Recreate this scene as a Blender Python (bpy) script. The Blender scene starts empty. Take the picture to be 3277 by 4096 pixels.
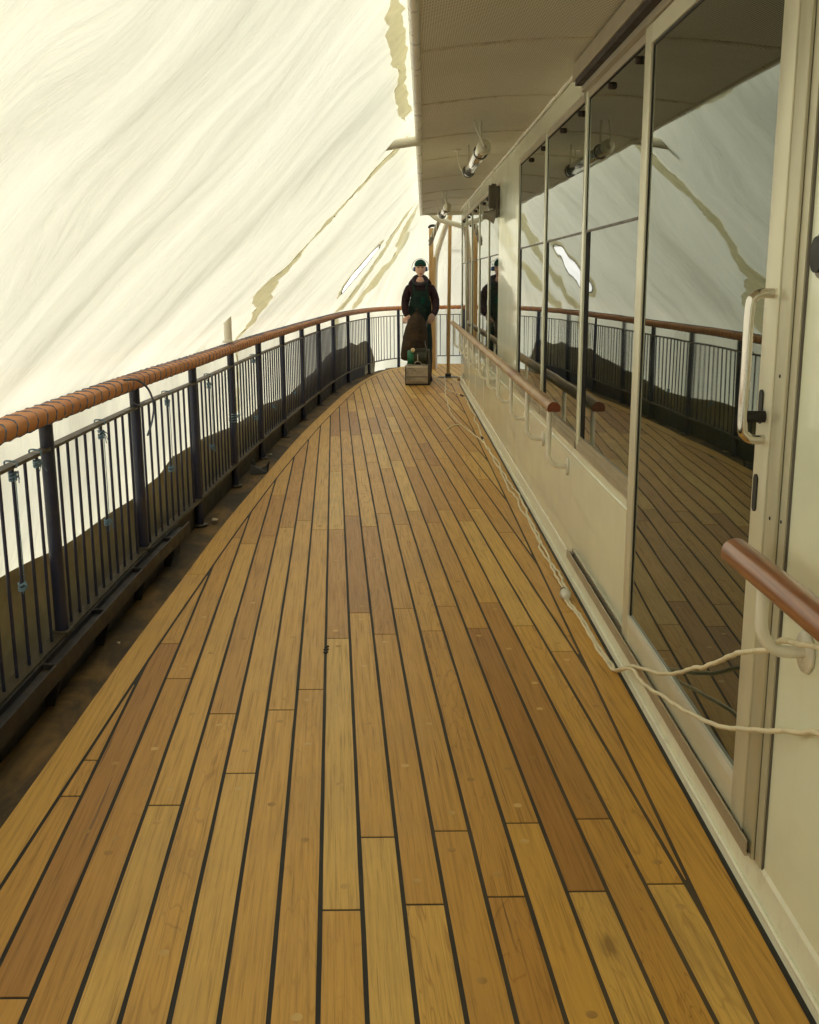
import bpy, bmesh, math, random
from mathutils import Vector, Matrix, noise

R = math.radians
random.seed(7)
sc = bpy.context.scene
COL = sc.collection

# ------------------------------------------------------------------ camera, world, sun, exposure
EYE = Vector((0.0, 0.0, 1.5))
PITCH, YAW, ROLL = 0.2188, 0.0063, -0.0054
fwd = Vector((math.sin(YAW) * math.cos(PITCH), math.cos(YAW) * math.cos(PITCH), -math.sin(PITCH)))
rt = Vector((math.cos(YAW), -math.sin(YAW), 0))
up = rt.cross(fwd)
rt2 = rt * math.cos(ROLL) + up * math.sin(ROLL)
up2 = -rt * math.sin(ROLL) + up * math.cos(ROLL)
cam_d = bpy.data.cameras.new("camera")
cam = bpy.data.objects.new("camera", cam_d)
COL.objects.link(cam)
m = Matrix((rt2, up2, -fwd)).transposed().to_4x4()
m.translation = EYE
cam.matrix_world = m
cam_d.sensor_fit = 'VERTICAL'
cam_d.sensor_height = 24.0
cam_d.lens = 4183.0 / 4096.0 * 24.0
cam_d.clip_start = 0.05
cam_d.clip_end = 2000
sc.camera = cam

world = bpy.data.worlds.new("World")
sc.world = world
world.use_nodes = True
wn = world.node_tree.nodes
wl = world.node_tree.links
wn.clear()
sky = wn.new('ShaderNodeTexSky')
sky.sky_type = 'NISHITA'
sky.sun_disc = False
SUN_EL, SUN_AZ = R(42), R(-70)          # azimuth measured from +Y towards +X
sky.sun_elevation = SUN_EL
sky.sun_rotation = SUN_AZ
sky.air_density = 1.0
sky.dust_density = 4.0
sky.ozone_density = 1.0
bg = wn.new('ShaderNodeBackground')
bg.inputs['Strength'].default_value = 0.15
wo = wn.new('ShaderNodeOutputWorld')
wl.new(sky.outputs[0], bg.inputs['Color'])
wl.new(bg.outputs[0], wo.inputs['Surface'])

sun_d = bpy.data.lights.new("sun", 'SUN')
sun_d.energy = 1.5
sun_d.angle = R(12)
sun_d.color = (1.0, 0.955, 0.86)
sun = bpy.data.objects.new("sun", sun_d)
COL.objects.link(sun)
sdir = Vector((math.sin(SUN_AZ) * math.cos(SUN_EL), math.cos(SUN_AZ) * math.cos(SUN_EL), math.sin(SUN_EL)))
sun.rotation_euler = sdir.to_track_quat('Z', 'Y').to_euler()
sun.location = sdir * 60

sc.view_settings.view_transform = 'Standard'
sc.view_settings.look = 'None'
sc.view_settings.exposure = 0.74
sc.view_settings.gamma = 1.0
sc.render.engine = 'CYCLES'
sc.cycles.max_bounces = 10
sc.cycles.diffuse_bounces = 5
sc.cycles.glossy_bounces = 4
sc.cycles.transmission_bounces = 6
sc.cycles.sample_clamp_indirect = 6.0
sc.cycles.use_denoising = True
try:
    sc.cycles.denoiser = 'OPENIMAGEDENOISE'
    sc.cycles.denoising_input_passes = 'RGB_ALBEDO_NORMAL'
except Exception:
    pass

# ------------------------------------------------------------------ helpers
def catmull(pts, n, closed=False):
    pts = [Vector(p) for p in pts]
    out = []
    N = len(pts)
    segs = N if closed else N - 1
    for i in range(segs):
        if closed:
            p0, p1, p2, p3 = pts[(i - 1) % N], pts[i], pts[(i + 1) % N], pts[(i + 2) % N]
        else:
            p1, p2 = pts[i], pts[i + 1]
            p0 = pts[i - 1] if i > 0 else p1 * 2 - p2
            p3 = pts[i + 2] if i + 2 < N else p2 * 2 - p1
        for k in range(n):
            t = k / n
            out.append(0.5 * ((2 * p1) + (p2 - p0) * t + (2 * p0 - 5 * p1 + 4 * p2 - p3) * t * t
                              + (3 * p1 - p0 - 3 * p2 + p3) * t ** 3))
    if not closed:
        out.append(pts[-1].copy())
    return out

def interp(x, xs, ys):
    if x <= xs[0]:
        return ys[0]
    for i in range(len(xs) - 1):
        if x <= xs[i + 1]:
            t = (x - xs[i]) / (xs[i + 1] - xs[i])
            return ys[i] + t * (ys[i + 1] - ys[i])
    return ys[-1]

class MB:
    """collects geometry and links it as ONE mesh object"""
    def __init__(self):
        self.v, self.f, self.m, self.s = [], [], [], []
    def add(self, verts, faces, mi=0, smooth=False):
        b = len(self.v)
        self.v += [tuple(p) for p in verts]
        for f in faces:
            self.f.append([b + i for i in f]); self.m.append(mi); self.s.append(smooth)
        return self
    def box(self, a, b, mi=0, mat=None):
        x0, y0, z0 = a; x1, y1, z1 = b
        vs = [Vector(p) for p in ((x0,y0,z0),(x1,y0,z0),(x1,y1,z0),(x0,y1,z0),(x0,y0,z1),(x1,y0,z1),(x1,y1,z1),(x0,y1,z1))]
        if mat is not None:
            vs = [mat @ p for p in vs]
        return self.add(vs, [(0,3,2,1),(4,5,6,7),(0,1,5,4),(1,2,6,5),(2,3,7,6),(3,0,4,7)], mi)
    def bbox(self, a, b, r, mi=0, mat=None, seg=2):
        """bevelled box"""
        bm = bmesh.new()
        bmesh.ops.create_cube(bm, size=1.0)
        for v in bm.verts:
            v.co = Vector([a[i] + (v.co[i] + .5) * (b[i] - a[i]) for i in range(3)])
        bmesh.ops.bevel(bm, geom=bm.edges[:], offset=r, segments=seg, affect='EDGES', profile=0.5)
        bm.verts.ensure_lookup_table()
        vs = [v.co.copy() for v in bm.verts]
        if mat is not None:
            vs = [mat @ p for p in vs]
        fs = [[v.index for v in f.verts] for f in bm.faces]
        bm.free()
        return self.add(vs, fs, mi, True)
    def tube(self, path, r, n=10, mi=0, closed=False, caps=True, ry=None, upv=None):
        path = [Vector(p) for p in path]
        N = len(path)
        rad = r if isinstance(r, (list, tuple)) else [r] * N
        ref = Vector(upv) if upv else None
        rings = []
        prev = None
        for i, p in enumerate(path):
            if closed:
                t = path[(i + 1) % N] - path[(i - 1) % N]
            else:
                t = path[min(i + 1, N - 1)] - path[max(i - 1, 0)]
            if t.length < 1e-9:
                t = Vector((0, 0, 1))
            t.normalize()
            if ref is not None:
                a = t.cross(ref)
                if a.length < 1e-4:
                    a = t.orthogonal()
            elif prev is None:
                a = t.orthogonal()
            else:
                a = prev - t * prev.dot(t)
                if a.length < 1e-5:
                    a = t.orthogonal()
            a.normalize()
            b = a.cross(t); b.normalize()
            prev = a
            k = (ry / r) if (ry and not isinstance(r, (list, tuple))) else 1.0
            rings.append([p + (a * math.cos(2 * math.pi * j / n) + b * (k * math.sin(2 * math.pi * j / n))) * rad[i] for j in range(n)])
        vs = [q for rg in rings for q in rg]
        fs = []
        for i in range(N if closed else N - 1):
            i2 = (i + 1) % N
            for j in range(n):
                fs.append((i * n + j, i * n + (j + 1) % n, i2 * n + (j + 1) % n, i2 * n + j))
        self.add(vs, fs, mi, True)
        if caps and not closed:
            self.add(rings[0], [tuple(range(n))[::-1]], mi)
            self.add(rings[-1], [tuple(range(n))], mi)
        return self
    def sweep(self, path, profile, mi=0, smooth=True, caps=True):
        """profile: (side, height) points swept along a roughly horizontal path; side is to the right of travel"""
        path = [Vector(p) for p in path]
        N, n = len(path), len(profile)
        vs = []
        for i, p in enumerate(path):
            t = path[min(i + 1, N - 1)] - path[max(i - 1, 0)]
            t.normalize()
            s = t.cross(Vector((0, 0, 1))); s.normalize()
            u = s.cross(t)
            for (a, h) in profile:
                vs.append(p + s * a + u * h)
        fs = []
        for i in range(N - 1):
            for j in range(n):
                fs.append((i * n + j, i * n + (j + 1) % n, (i + 1) * n + (j + 1) % n, (i + 1) * n + j))
        self.add(vs, fs, mi, smooth)
        if caps:
            self.add(vs[:n], [tuple(range(n))], mi)
            self.add(vs[-n:], [tuple(range(n))[::-1]], mi)
        return self
    def lathe(self, prof, origin, axis=(0, 0, 1), n=20, mi=0):
        """prof: (radius, distance along axis)"""
        ax = Vector(axis).normalized()
        a = ax.orthogonal().normalized(); b = ax.cross(a)
        o = Vector(origin)
        vs, fs = [], []
        for (r, h) in prof:
            for j in range(n):
                c = 2 * math.pi * j / n
                vs.append(o + ax * h + (a * math.cos(c) + b * math.sin(c)) * r)
        for i in range(len(prof) - 1):
            for j in range(n):
                fs.append((i * n + j, i * n + (j + 1) % n, (i + 1) * n + (j + 1) % n, (i + 1) * n + j))
        return self.add(vs, fs, mi, True)
    def sphere(self, c, r, n=14, mi=0, sx=1, sy=1, sz=1):
        vs, fs = [], []
        for i in range(n // 2 + 1):
            th = math.pi * i / (n // 2)
            for j in range(n):
                ph = 2 * math.pi * j / n
                vs.append(Vector((c[0] + r * sx * math.sin(th) * math.cos(ph), c[1] + r * sy * math.sin(th) * math.sin(ph), c[2] + r * sz * math.cos(th))))
        for i in range(n // 2):
            for j in range(n):
                fs.append((i * n + j, (i + 1) * n + j, (i + 1) * n + (j + 1) % n, i * n + (j + 1) % n))
        return self.add(vs, fs, mi, True)
    def build(self, name, mats, parent=None, weld=False):
        me = bpy.data.meshes.new(name)
        me.from_pydata(self.v, [], self.f)
        if not isinstance(mats, (list, tuple)):
            mats = [mats]
        for mm in mats:
            me.materials.append(mm)
        me.polygons.foreach_set('material_index', self.m)
        me.polygons.foreach_set('use_smooth', self.s)
        me.update()
        bm = bmesh.new(); bm.from_mesh(me)
        if weld:
            bmesh.ops.remove_doubles(bm, verts=bm.verts[:], dist=1e-5)
        bmesh.ops.recalc_face_normals(bm, faces=bm.faces[:])
        bm.to_mesh(me); bm.free()
        o = bpy.data.objects.new(name, me)
        COL.objects.link(o)
        if parent is not None:
            o.parent = parent
        return o

def tag(o, label=None, cat=None, group=None, kind=None):
    if label: o['label'] = label
    if cat: o['category'] = cat
    if group: o['group'] = group
    if kind: o['kind'] = kind
    return o

def empty(name, loc, label=None, cat=None, group=None, kind=None):
    o = bpy.data.objects.new(name, None)
    o.empty_display_size = 0.1
    COL.objects.link(o)
    o.location = loc
    return tag(o, label, cat, group, kind)

def adopt(child, parent):
    """parent a mesh that was built in world coordinates under an Empty standing elsewhere (no rotation)"""
    child.parent = parent
    child.location = -Vector(parent.location)
    return child

# ------------------------------------------------------------------ materials
def new_mat(name):
    mt = bpy.data.materials.new(name)
    mt.use_nodes = True
    nt = mt.node_tree
    nt.nodes.clear()
    out = nt.nodes.new('ShaderNodeOutputMaterial')
    bs = nt.nodes.new('ShaderNodeBsdfPrincipled')
    nt.links.new(bs.outputs[0], out.inputs['Surface'])
    return mt, nt, bs, out

def N(nt, kind, **kw):
    n = nt.nodes.new(kind)
    for k, v in kw.items():
        if k.startswith('i_'):
            n.inputs[k[2:].replace('_', ' ')].default_value = v
        else:
            setattr(n, k, v)
    return n

def ramp(nt, fac, stops):
    r = nt.nodes.new('ShaderNodeValToRGB')
    el = r.color_ramp.elements
    el[0].position, el[0].color = stops[0][0], (*stops[0][1], 1)
    el[1].position, el[1].color = stops[-1][0], (*stops[-1][1], 1)
    for p, c in stops[1:-1]:
        e = el.new(p); e.color = (*c, 1)
    nt.links.new(fac, r.inputs[0])
    return r.outputs[0]

def coords(nt, scale=(1, 1, 1), src='Object', off=(0, 0, 0)):
    tc = nt.nodes.new('ShaderNodeTexCoord')
    mp = nt.nodes.new('ShaderNodeMapping')
    mp.inputs['Scale'].default_value = scale
    mp.inputs['Location'].default_value = off
    nt.links.new(tc.outputs[src], mp.inputs[0])
    return mp.outputs[0]

def noise_fac(nt, vec, scale, detail=4, rough=0.55, dist=0.0):
    n = nt.nodes.new('ShaderNodeTexNoise')
    n.inputs['Scale'].default_value = scale
    n.inputs['Detail'].default_value = detail
    n.inputs['Roughness'].default_value = rough
    n.inputs['Distortion'].default_value = dist
    nt.links.new(vec, n.inputs['Vector'])
    return n.outputs['Fac']

def mixc(nt, fac, a, b, blend='MIX'):
    mx = nt.nodes.new('ShaderNodeMix')
    mx.data_type = 'RGBA'
    mx.blend_type = blend
    for sock, val in ((mx.inputs[0], fac), (mx.inputs[6], a), (mx.inputs[7], b)):
        if hasattr(val, 'links'):
            nt.links.new(val, sock)
        elif isinstance(val, (int, float)):
            sock.default_value = val
        else:
            sock.default_value = (*val, 1)
    return mx.outputs[2]

def math_n(nt, op, a, b=None, clamp=False):
    n = nt.nodes.new('ShaderNodeMath')
    n.operation = op
    n.use_clamp = clamp
    for i, val in enumerate((a, b)):
        if val is None: continue
        if hasattr(val, 'links'): nt.links.new(val, n.inputs[i])
        else: n.inputs[i].default_value = val
    return n.outputs[0]

def bump(nt, bs, h, strength=0.2, dist=0.01):
    b = nt.nodes.new('ShaderNodeBump')
    b.inputs['Strength'].default_value = strength
    b.inputs['Distance'].default_value = dist
    nt.links.new(h, b.inputs['Height'])
    nt.links.new(b.outputs[0], bs.inputs['Normal'])

def simple(name, col, rough=0.5, metal=0.0, var=0.12, vscale=6.0, spec=0.5, bmp=0.0, bscale=80.0, coat=0.0, streak=None, dirt=None, dirt_amt=0.3, dscale=3.0):
    mt, nt, bs, out = new_mat(name)
    vec = coords(nt)
    f = noise_fac(nt, vec, vscale, 5)
    lo = tuple(c * (1 - var) for c in col); hi = tuple(min(1, c * (1 + var)) for c in col)
    c = ramp(nt, f, [(0.3, lo), (0.7, hi)])
    if dirt is not None:
        d = noise_fac(nt, vec, dscale, 8, 0.7)
        d = math_n(nt, 'MULTIPLY', math_n(nt, 'SUBTRACT', d, 0.52), 6.0, True)
        d = math_n(nt, 'MULTIPLY', d, dirt_amt)
        c = mixc(nt, d, c, dirt)
    if streak is not None:
        sv_ = coords(nt, (5, 5, .22))
        d = math_n(nt, 'MULTIPLY', math_n(nt, 'SUBTRACT', noise_fac(nt, sv_, 2.4, 5, .6), .62), 7.0, True)
        c = mixc(nt, math_n(nt, 'MULTIPLY', d, .30), c, streak)
    nt.links.new(c, bs.inputs['Base Color'])
    rr = ramp(nt, noise_fac(nt, vec, vscale * 2.3, 4), [(0.3, (rough * .85,) * 3), (0.7, (min(1, rough * 1.15),) * 3)])
    nt.links.new(rr, bs.inputs['Roughness'])
    bs.inputs['Metallic'].default_value = metal
    bs.inputs['Specular IOR Level'].default_value = spec
    bs.inputs['Coat Weight'].default_value = coat
    if bmp > 0:
        bump(nt, bs, noise_fac(nt, vec, bscale, 3), bmp, 0.004)
    return mt

M = {}
M['white_paint'] = simple('white_paint', (.86, .895, .70), .22, var=.022, vscale=1.6, bmp=.05, bscale=7, dirt=(.66, .60, .42), dirt_amt=.16, dscale=2.2, coat=.6, streak=(.60, .50, .30))
M['white_pipe'] = simple('white_pipe', (.82, .78, .65), .3, var=.05)
M['coaming_paint'] = simple('coaming_paint', (.84, .83, .66), .36, var=.04, bmp=.35, bscale=26, dirt=(.48, .42, .28), dirt_amt=.3, dscale=14)
M['aluminium'] = simple('aluminium', (.47, .41, .30), .42, metal=.45, var=.05, vscale=3)
M['aluminium_light'] = simple('aluminium_light', (.74, .71, .54), .4, metal=.3, var=.05, vscale=3)
M['jamb_metal'] = simple('jamb_metal', (.58, .55, .40), .42, metal=.35, var=.05, vscale=3)
M['black_matte'] = simple('black_matte', (.006, .0055, .005), .8, spec=.12)
M['black_rubber'] = simple('black_rubber', (.012, .011, .010), .55)
M['clamp_and_shade'] = simple('clamp_and_shade', (.035, .022, .014), .7)  # dark brown of the clamps, also shade put into the track fillers
M['navy_paint'] = simple('navy_paint', (.020, .023, .056), .38, var=.2, bmp=.15, dirt=(.10, .07, .035), dirt_amt=.25, dscale=7)
M['bar_paint'] = simple('bar_paint', (.060, .048, .028), .45, var=.25, dirt=(.02, .015, .012), dirt_amt=.5, dscale=9)
M['toe_plate'] = simple('toe_plate', (.026, .022, .018), .6, var=.3, dirt=(.09, .055, .02), dirt_amt=.4)
M['channel_paint'] = simple('channel_paint', (.018, .016, .018), .5, var=.3, bmp=.2, dirt=(.075, .05, .025), dirt_amt=.5, dscale=6)
M['chrome'] = simple('chrome', (.75, .72, .66), .12, metal=1.0, var=.05)
M['steel'] = simple('steel', (.5, .48, .42), .3, metal=.9)
M['twine'] = simple('twine', (.13, .16, .22), .8, var=.4, vscale=60)
M['twine_pale'] = simple('twine_pale', (.16, .25, .33), .8, var=.3, vscale=60)
M['cable'] = simple('cable', (.78, .69, .48), .5, var=.08, vscale=9, dirt=(.3, .22, .1), dirt_amt=.3, dscale=20)
M['plug_white'] = simple('plug_white', (.72, .69, .58), .35, var=.05)
M['tan_wood'] = None
M['tarp'] = simple('tarp', (.33, .28, .15), .7, var=.3, vscale=5, bmp=.9, bscale=7, dirt=(.17, .145, .08), dirt_amt=.5)
M['tape'] = None
M['grey_plastic'] = simple('grey_plastic', (.23, .2, .155), .5, var=.08)
M['dark_grey'] = simple('dark_grey', (.115, .098, .075), .55, var=.12)
M['skin'] = simple('skin', (.74, .45, .33), .5, var=.08, vscale=14)
M['lips'] = simple('lips', (.36, .12, .10), .5)
M['eye_dark'] = simple('eye_dark', (.02, .014, .010), .3)
M['eye_white'] = simple('eye_white', (.55, .5, .45), .3)
M['hair'] = simple('hair', (.030, .017, .010), .7, var=.3, vscale=60)
M['maroon_cloth'] = simple('maroon_cloth', (.038, .021, .024), .9, var=.25, vscale=18, spec=.1, bmp=.6, bscale=22)
M['green_cloth'] = simple('green_cloth', (.017, .034, .027), .85, var=.3, vscale=14, spec=.15, bmp=.6, bscale=18)
M['cap_cloth'] = simple('cap_cloth', (.008, .058, .040), .85, var=.3, vscale=30, spec=.15)
M['hood_cloth'] = simple('hood_cloth', (.055, .045, .055), .95, var=.25, vscale=30, spec=.1, bmp=.5, bscale=40)
M['boot'] = simple('boot', (.02, .016, .012), .6)
M['blue_plastic'] = simple('blue_plastic', (.055, .12, .33), .35)
M['glove'] = simple('glove', (.36, .22, .15), .9, var=.2, vscale=40)
M['bag_cloth'] = simple('bag_cloth', (.050, .036, .024), .95, var=.3, vscale=9, spec=.08, bmp=.6, bscale=14, dirt=(.13, .07, .025), dirt_amt=.4, dscale=6)
M['sander_grey'] = simple('sander_grey', (.40, .33, .235), .45, metal=.15, var=.15, vscale=9, dirt=(.07, .05, .03), dirt_amt=.55, dscale=14)
M['sander_dark'] = simple('sander_dark', (.055, .040, .026), .55, var=.25, vscale=12, dirt=(.16, .11, .05), dirt_amt=.4, dscale=12)
M['motor_green'] = simple('motor_green', (.010, .135, .055), .4, var=.2, vscale=10, dirt=(.12, .1, .05), dirt_amt=.25, dscale=10)
M['motor_olive'] = simple('motor_olive', (.035, .038, .016), .55, var=.3, vscale=10, dirt=(.13, .1, .05), dirt_amt=.5, dscale=10)
M['cream_knob'] = simple('cream_knob', (.66, .52, .29), .4)
M['paper_scrap'] = simple('paper_scrap', (.55, .47, .3), .8)
M['far_metal'] = simple('far_metal', (.012, .012, .014), .5)

def wood_plain(name, lo, mid, hi, axis=1, rough=.5, coat=0.0, red=None):
    mt, nt, bs, out = new_mat(name)
    s = [22, 22, 22]; s[axis] = 1.1
    vec = coords(nt, tuple(s))
    f = noise_fac(nt, vec, 3.0, 7, .6, .6)
    c = ramp(nt, f, [(.3, lo), (.5, mid), (.72, hi)])
    if red is not None:
        s2 = [4, 4, 4]; s2[axis] = 1.3
        d = noise_fac(nt, coords(nt, tuple(s2)), 1.6, 5, .6)
        d = math_n(nt, 'MULTIPLY', math_n(nt, 'SUBTRACT', d, .47), 5.0, True)
        c = mixc(nt, math_n(nt, 'MULTIPLY', d, .75), c, red)
    nt.links.new(c, bs.inputs['Base Color'])
    bs.inputs['Roughness'].default_value = rough
    bs.inputs['Coat Weight'].default_value = coat
    bs.inputs['Coat Roughness'].default_value = .15
    bump(nt, bs, f, .15, .003)
    return mt
M['worn_rail_wood'] = wood_plain('worn_rail_wood', (.30, .16, .05), (.42, .25, .095), (.50, .32, .14), red=(.24, .075, .02), rough=.42)
M['varnished_wood'] = wood_plain('varnished_wood', (.15, .045, .013), (.25, .082, .023), (.33, .125, .038), rough=.32, coat=.6)
M['end_grain'] = wood_plain('end_grain', (.13, .03, .010), (.2, .05, .015), (.25, .07, .02), rough=.4)
M['pine'] = wood_plain('pine', (.36, .21, .075), (.50, .31, .12), (.58, .38, .17), axis=2, rough=.65)

# brown padding on the big handrail
mt, nt, bs, out = new_mat('padding')
vec = coords(nt)
f = noise_fac(nt, vec, 5, 5)
c = ramp(nt, f, [(.3, (.50, .185, .05)), (.7, (.64, .265, .085))])
f2 = noise_fac(nt, vec, 40, 3)
c = mixc(nt, math_n(nt, 'MULTIPLY', math_n(nt, 'SUBTRACT', f2, .55), 1.5, True), c, (.22, .07, .02))
nt.links.new(c, bs.inputs['Base Color'])
bs.inputs['Roughness'].default_value = .62
bump(nt, bs, noise_fac(nt, vec, 30, 4), .5, .006)
M['padding'] = mt

# teak planks: UV = metres along / across each plank, 'tone' = random numbers of the plank
mt, nt, bs, out = new_mat('teak')
uvn = N(nt, 'ShaderNodeUVMap'); uvn.uv_map = 'UVMap'
at = N(nt, 'ShaderNodeAttribute'); at.attribute_name = 'tone'
sep = N(nt, 'ShaderNodeSeparateColor'); nt.links.new(at.outputs['Color'], sep.inputs[0])
mp = N(nt, 'ShaderNodeMapping'); mp.inputs['Scale'].default_value = (2.6, 95, 1)
nt.links.new(uvn.outputs[0], mp.inputs[0])
fine = noise_fac(nt, mp.outputs[0], 1.0, 8, .68, .35)
mp2 = N(nt, 'ShaderNodeMapping'); mp2.inputs['Scale'].default_value = (.9, 9, 1)
nt.links.new(uvn.outputs[0], mp2.inputs[0])
fl_ = noise_fac(nt, mp2.outputs[0], 1.0, 3, .5, 1.2)
# flame figure: contour lines of a slow noise field
rings = math_n(nt, 'FRACT', math_n(nt, 'MULTIPLY', fl_, 13.0))
rings = math_n(nt, 'ABSOLUTE', math_n(nt, 'SUBTRACT', rings, .5))
base = ramp(nt, sep.outputs[0], [(0.0, (.40, .185, .034)), (.14, (.50, .252, .045)), (.5, (.59, .318, .056)), (.85, (.635, .362, .072)), (1.0, (.665, .412, .102))])
streak = ramp(nt, fine, [(.30, (.58, .54, .47)), (.46, (.93, .92, .89)), (.58, (1.02, 1.02, 1.01)), (.74, (1.10, 1.10, 1.09))])
c = mixc(nt, 1.0, base, streak, 'MULTIPLY')
ringc = ramp(nt, rings, [(0.0, (.62, .54, .44)), (.10, (1, 1, 1)), (.5, (1.04, 1.04, 1.03))])
ring_amt = math_n(nt, 'MULTIPLY', sep.outputs[1], sep.outputs[1])
c = mixc(nt, math_n(nt, 'MULTIPLY', ring_amt, .95), c, mixc(nt, 1.0, c, ringc, 'MULTIPLY'))
# dark pores and check lines
mp3 = N(nt, 'ShaderNodeMapping'); mp3.inputs['Scale'].default_value = (1.5, 85, 1)
nt.links.new(uvn.outputs[0], mp3.inputs[0])
pore = noise_fac(nt, mp3.outputs[0], 1.0, 4, .6)
pore = math_n(nt, 'MULTIPLY', math_n(nt, 'SUBTRACT', pore, .63), 9.0, True)
c = mixc(nt, math_n(nt, 'MULTIPLY', pore, math_n(nt, 'ADD', .50, math_n(nt, 'MULTIPLY', sep.outputs[2], .5))), c, (.085, .04, .014))
mp5 = N(nt, 'ShaderNodeMapping'); mp5.inputs['Scale'].default_value = (2.2, 210, 1)
nt.links.new(uvn.outputs[0], mp5.inputs[0])
hair_ = noise_fac(nt, mp5.outputs[0], 1.0, 3, .6, .5)
hair_ = math_n(nt, 'MULTIPLY', math_n(nt, 'SUBTRACT', hair_, .56), 7.0, True)
c = mixc(nt, math_n(nt, 'MULTIPLY', hair_, .34), c, (.13, .06, .018))
# grey foot dirt and sanding dust: a patchy stain of its own over the planks
ob = coords(nt, (1, .55, 1))
st = noise_fac(nt, ob, 2.6, 6, .6, .4)
st = math_n(nt, 'MULTIPLY', math_n(nt, 'SUBTRACT', st, .50), 3.2, True)
c = mixc(nt, math_n(nt, 'MULTIPLY', st, .5), c, (.30, .175, .06))
sm = noise_fac(nt, coords(nt, (1, .7, 1), off=(5, 3, 0)), 9.0, 7, .75)
sm = math_n(nt, 'MULTIPLY', math_n(nt, 'SUBTRACT', sm, .66), 6.0, True)
c = mixc(nt, math_n(nt, 'MULTIPLY', sm, .35), c, (.12, .065, .03))
tco = N(nt, 'ShaderNodeTexCoord')
vd = N(nt, 'ShaderNodeVectorMath', operation='SUBTRACT'); nt.links.new(tco.outputs['Object'], vd.inputs[0]); vd.inputs[1].default_value = (.468, 2.13, 0)
vsc = N(nt, 'ShaderNodeVectorMath', operation='MULTIPLY'); nt.links.new(vd.outputs[0], vsc.inputs[0]); vsc.inputs[1].default_value = (38, 17, 0)
vl = N(nt, 'ShaderNodeVectorMath', operation='LENGTH'); nt.links.new(vsc.outputs[0], vl.inputs[0])
scorch = math_n(nt, 'MULTIPLY', math_n(nt, 'SUBTRACT', math_n(nt, 'ADD', 1.25, math_n(nt, 'MULTIPLY', math_n(nt, 'SUBTRACT', fine, .6), 3.5)), vl.outputs['Value']), 1.6, True)
c = mixc(nt, math_n(nt, 'MULTIPLY', scorch, .6), c, (.10, .05, .02))
nt.links.new(c, bs.inputs['Base Color'])
rr = ramp(nt, fine, [(.3, (.52,) * 3), (.7, (.38,) * 3)])
nt.links.new(rr, bs.inputs['Roughness'])
bs.inputs['Specular IOR Level'].default_value = .38
bump(nt, bs, math_n(nt, 'ADD', fine, math_n(nt, 'MULTIPLY', pore, -.7)), .22, .002)
M['teak'] = mt

mt, nt, bs, out = new_mat('bung_wood')
oi = coords(nt, (1, 1, 1))
c = ramp(nt, noise_fac(nt, oi, 7, 1), [(.35, (.36, .19, .04)), (.5, (.50, .29, .075)), (.65, (.64, .42, .15))])
nt.links.new(c, bs.inputs['Base Color']); bs.inputs['Roughness'].default_value = .6
M['bung_wood'] = mt

# deck caulking: black rubber, grey-brown where sanding dust has been trodden in
mt, nt, bs, out = new_mat('caulk')
vec = coords(nt, (1, .5, 1))
d = noise_fac(nt, vec, 2.2, 6, .65)
tc = N(nt, 'ShaderNodeTexCoord'); sx = N(nt, 'ShaderNodeSeparateXYZ'); nt.links.new(tc.outputs['Object'], sx.inputs[0])
xx = math_n(nt, 'MULTIPLY', math_n(nt, 'ADD', sx.outputs[0], .25), .55)
d = math_n(nt, 'ADD', math_n(nt, 'MULTIPLY', math_n(nt, 'SUBTRACT', d, .5), 1.6), xx, True)
c = mixc(nt, d, (.011, .0085, .006), (.115, .075, .034))
nt.links.new(c, bs.inputs['Base Color']); bs.inputs['Roughness'].default_value = .7
M['caulk'] = mt

# rusty steel waterway
mt, nt, bs, out = new_mat('rusty_steel')
vec = coords(nt, (1, .45, 1))
a = noise_fac(nt, vec, 5, 9, .7, .6)
c = ramp(nt, a, [(.3, (.030, .023, .016)), (.45, (.085, .055, .024)), (.57, (.18, .105, .032)), (.75, (.28, .16, .045))])
b2 = noise_fac(nt, coords(nt, (1, 1, 1), off=(3, 1, 0)), 2.0, 4)
c = mixc(nt, math_n(nt, 'MULTIPLY', math_n(nt, 'SUBTRACT', b2, .5), 4, True), c, (.020, .017, .014))
c3 = noise_fac(nt, coords(nt), 60, 3)
c = mixc(nt, math_n(nt, 'MULTIPLY', math_n(nt, 'SUBTRACT', c3, .68), 8, True), c, (.25, .19, .1))
nt.links.new(c, bs.inputs['Base Color']); bs.inputs['Roughness'].default_value = .7
bump(nt, bs, a, .5, .01)
M['rusty_steel'] = mt

# perforated ceiling sheets
mt, nt, bs, out = new_mat('perforated_sheet')
tc = N(nt, 'ShaderNodeTexCoord'); sx = N(nt, 'ShaderNodeSeparateXYZ'); nt.links.new(tc.outputs['Object'], sx.inputs[0])
PIT = 2 * math.pi / .019
ca = math_n(nt, 'COSINE', math_n(nt, 'MULTIPLY', math_n(nt, 'ADD', sx.outputs[0], sx.outputs[1]), PIT))
cb = math_n(nt, 'COSINE', math_n(nt, 'MULTIPLY', math_n(nt, 'SUBTRACT', sx.outputs[0], sx.outputs[1]), PIT))
h = math_n(nt, 'ADD', ca, cb)
hole = math_n(nt, 'GREATER_THAN', h, .55)
stain = noise_fac(nt, coords(nt, (1, .6, 1)), 1.8, 6, .6, .5)
cc = ramp(nt, stain, [(.3, (.76, .72, .56)), (.7, (.90, .86, .69))])
c = mixc(nt, hole, cc, (.12, .095, .06))
nt.links.new(c, bs.inputs['Base Color']); bs.inputs['Roughness'].default_value = .5
M['perforated_sheet'] = mt
M['panel_edge'] = simple('panel_edge', (.62, .56, .42), .5, var=.1, dirt=(.1, .07, .03), dirt_amt=.5, dscale=8)

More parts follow.
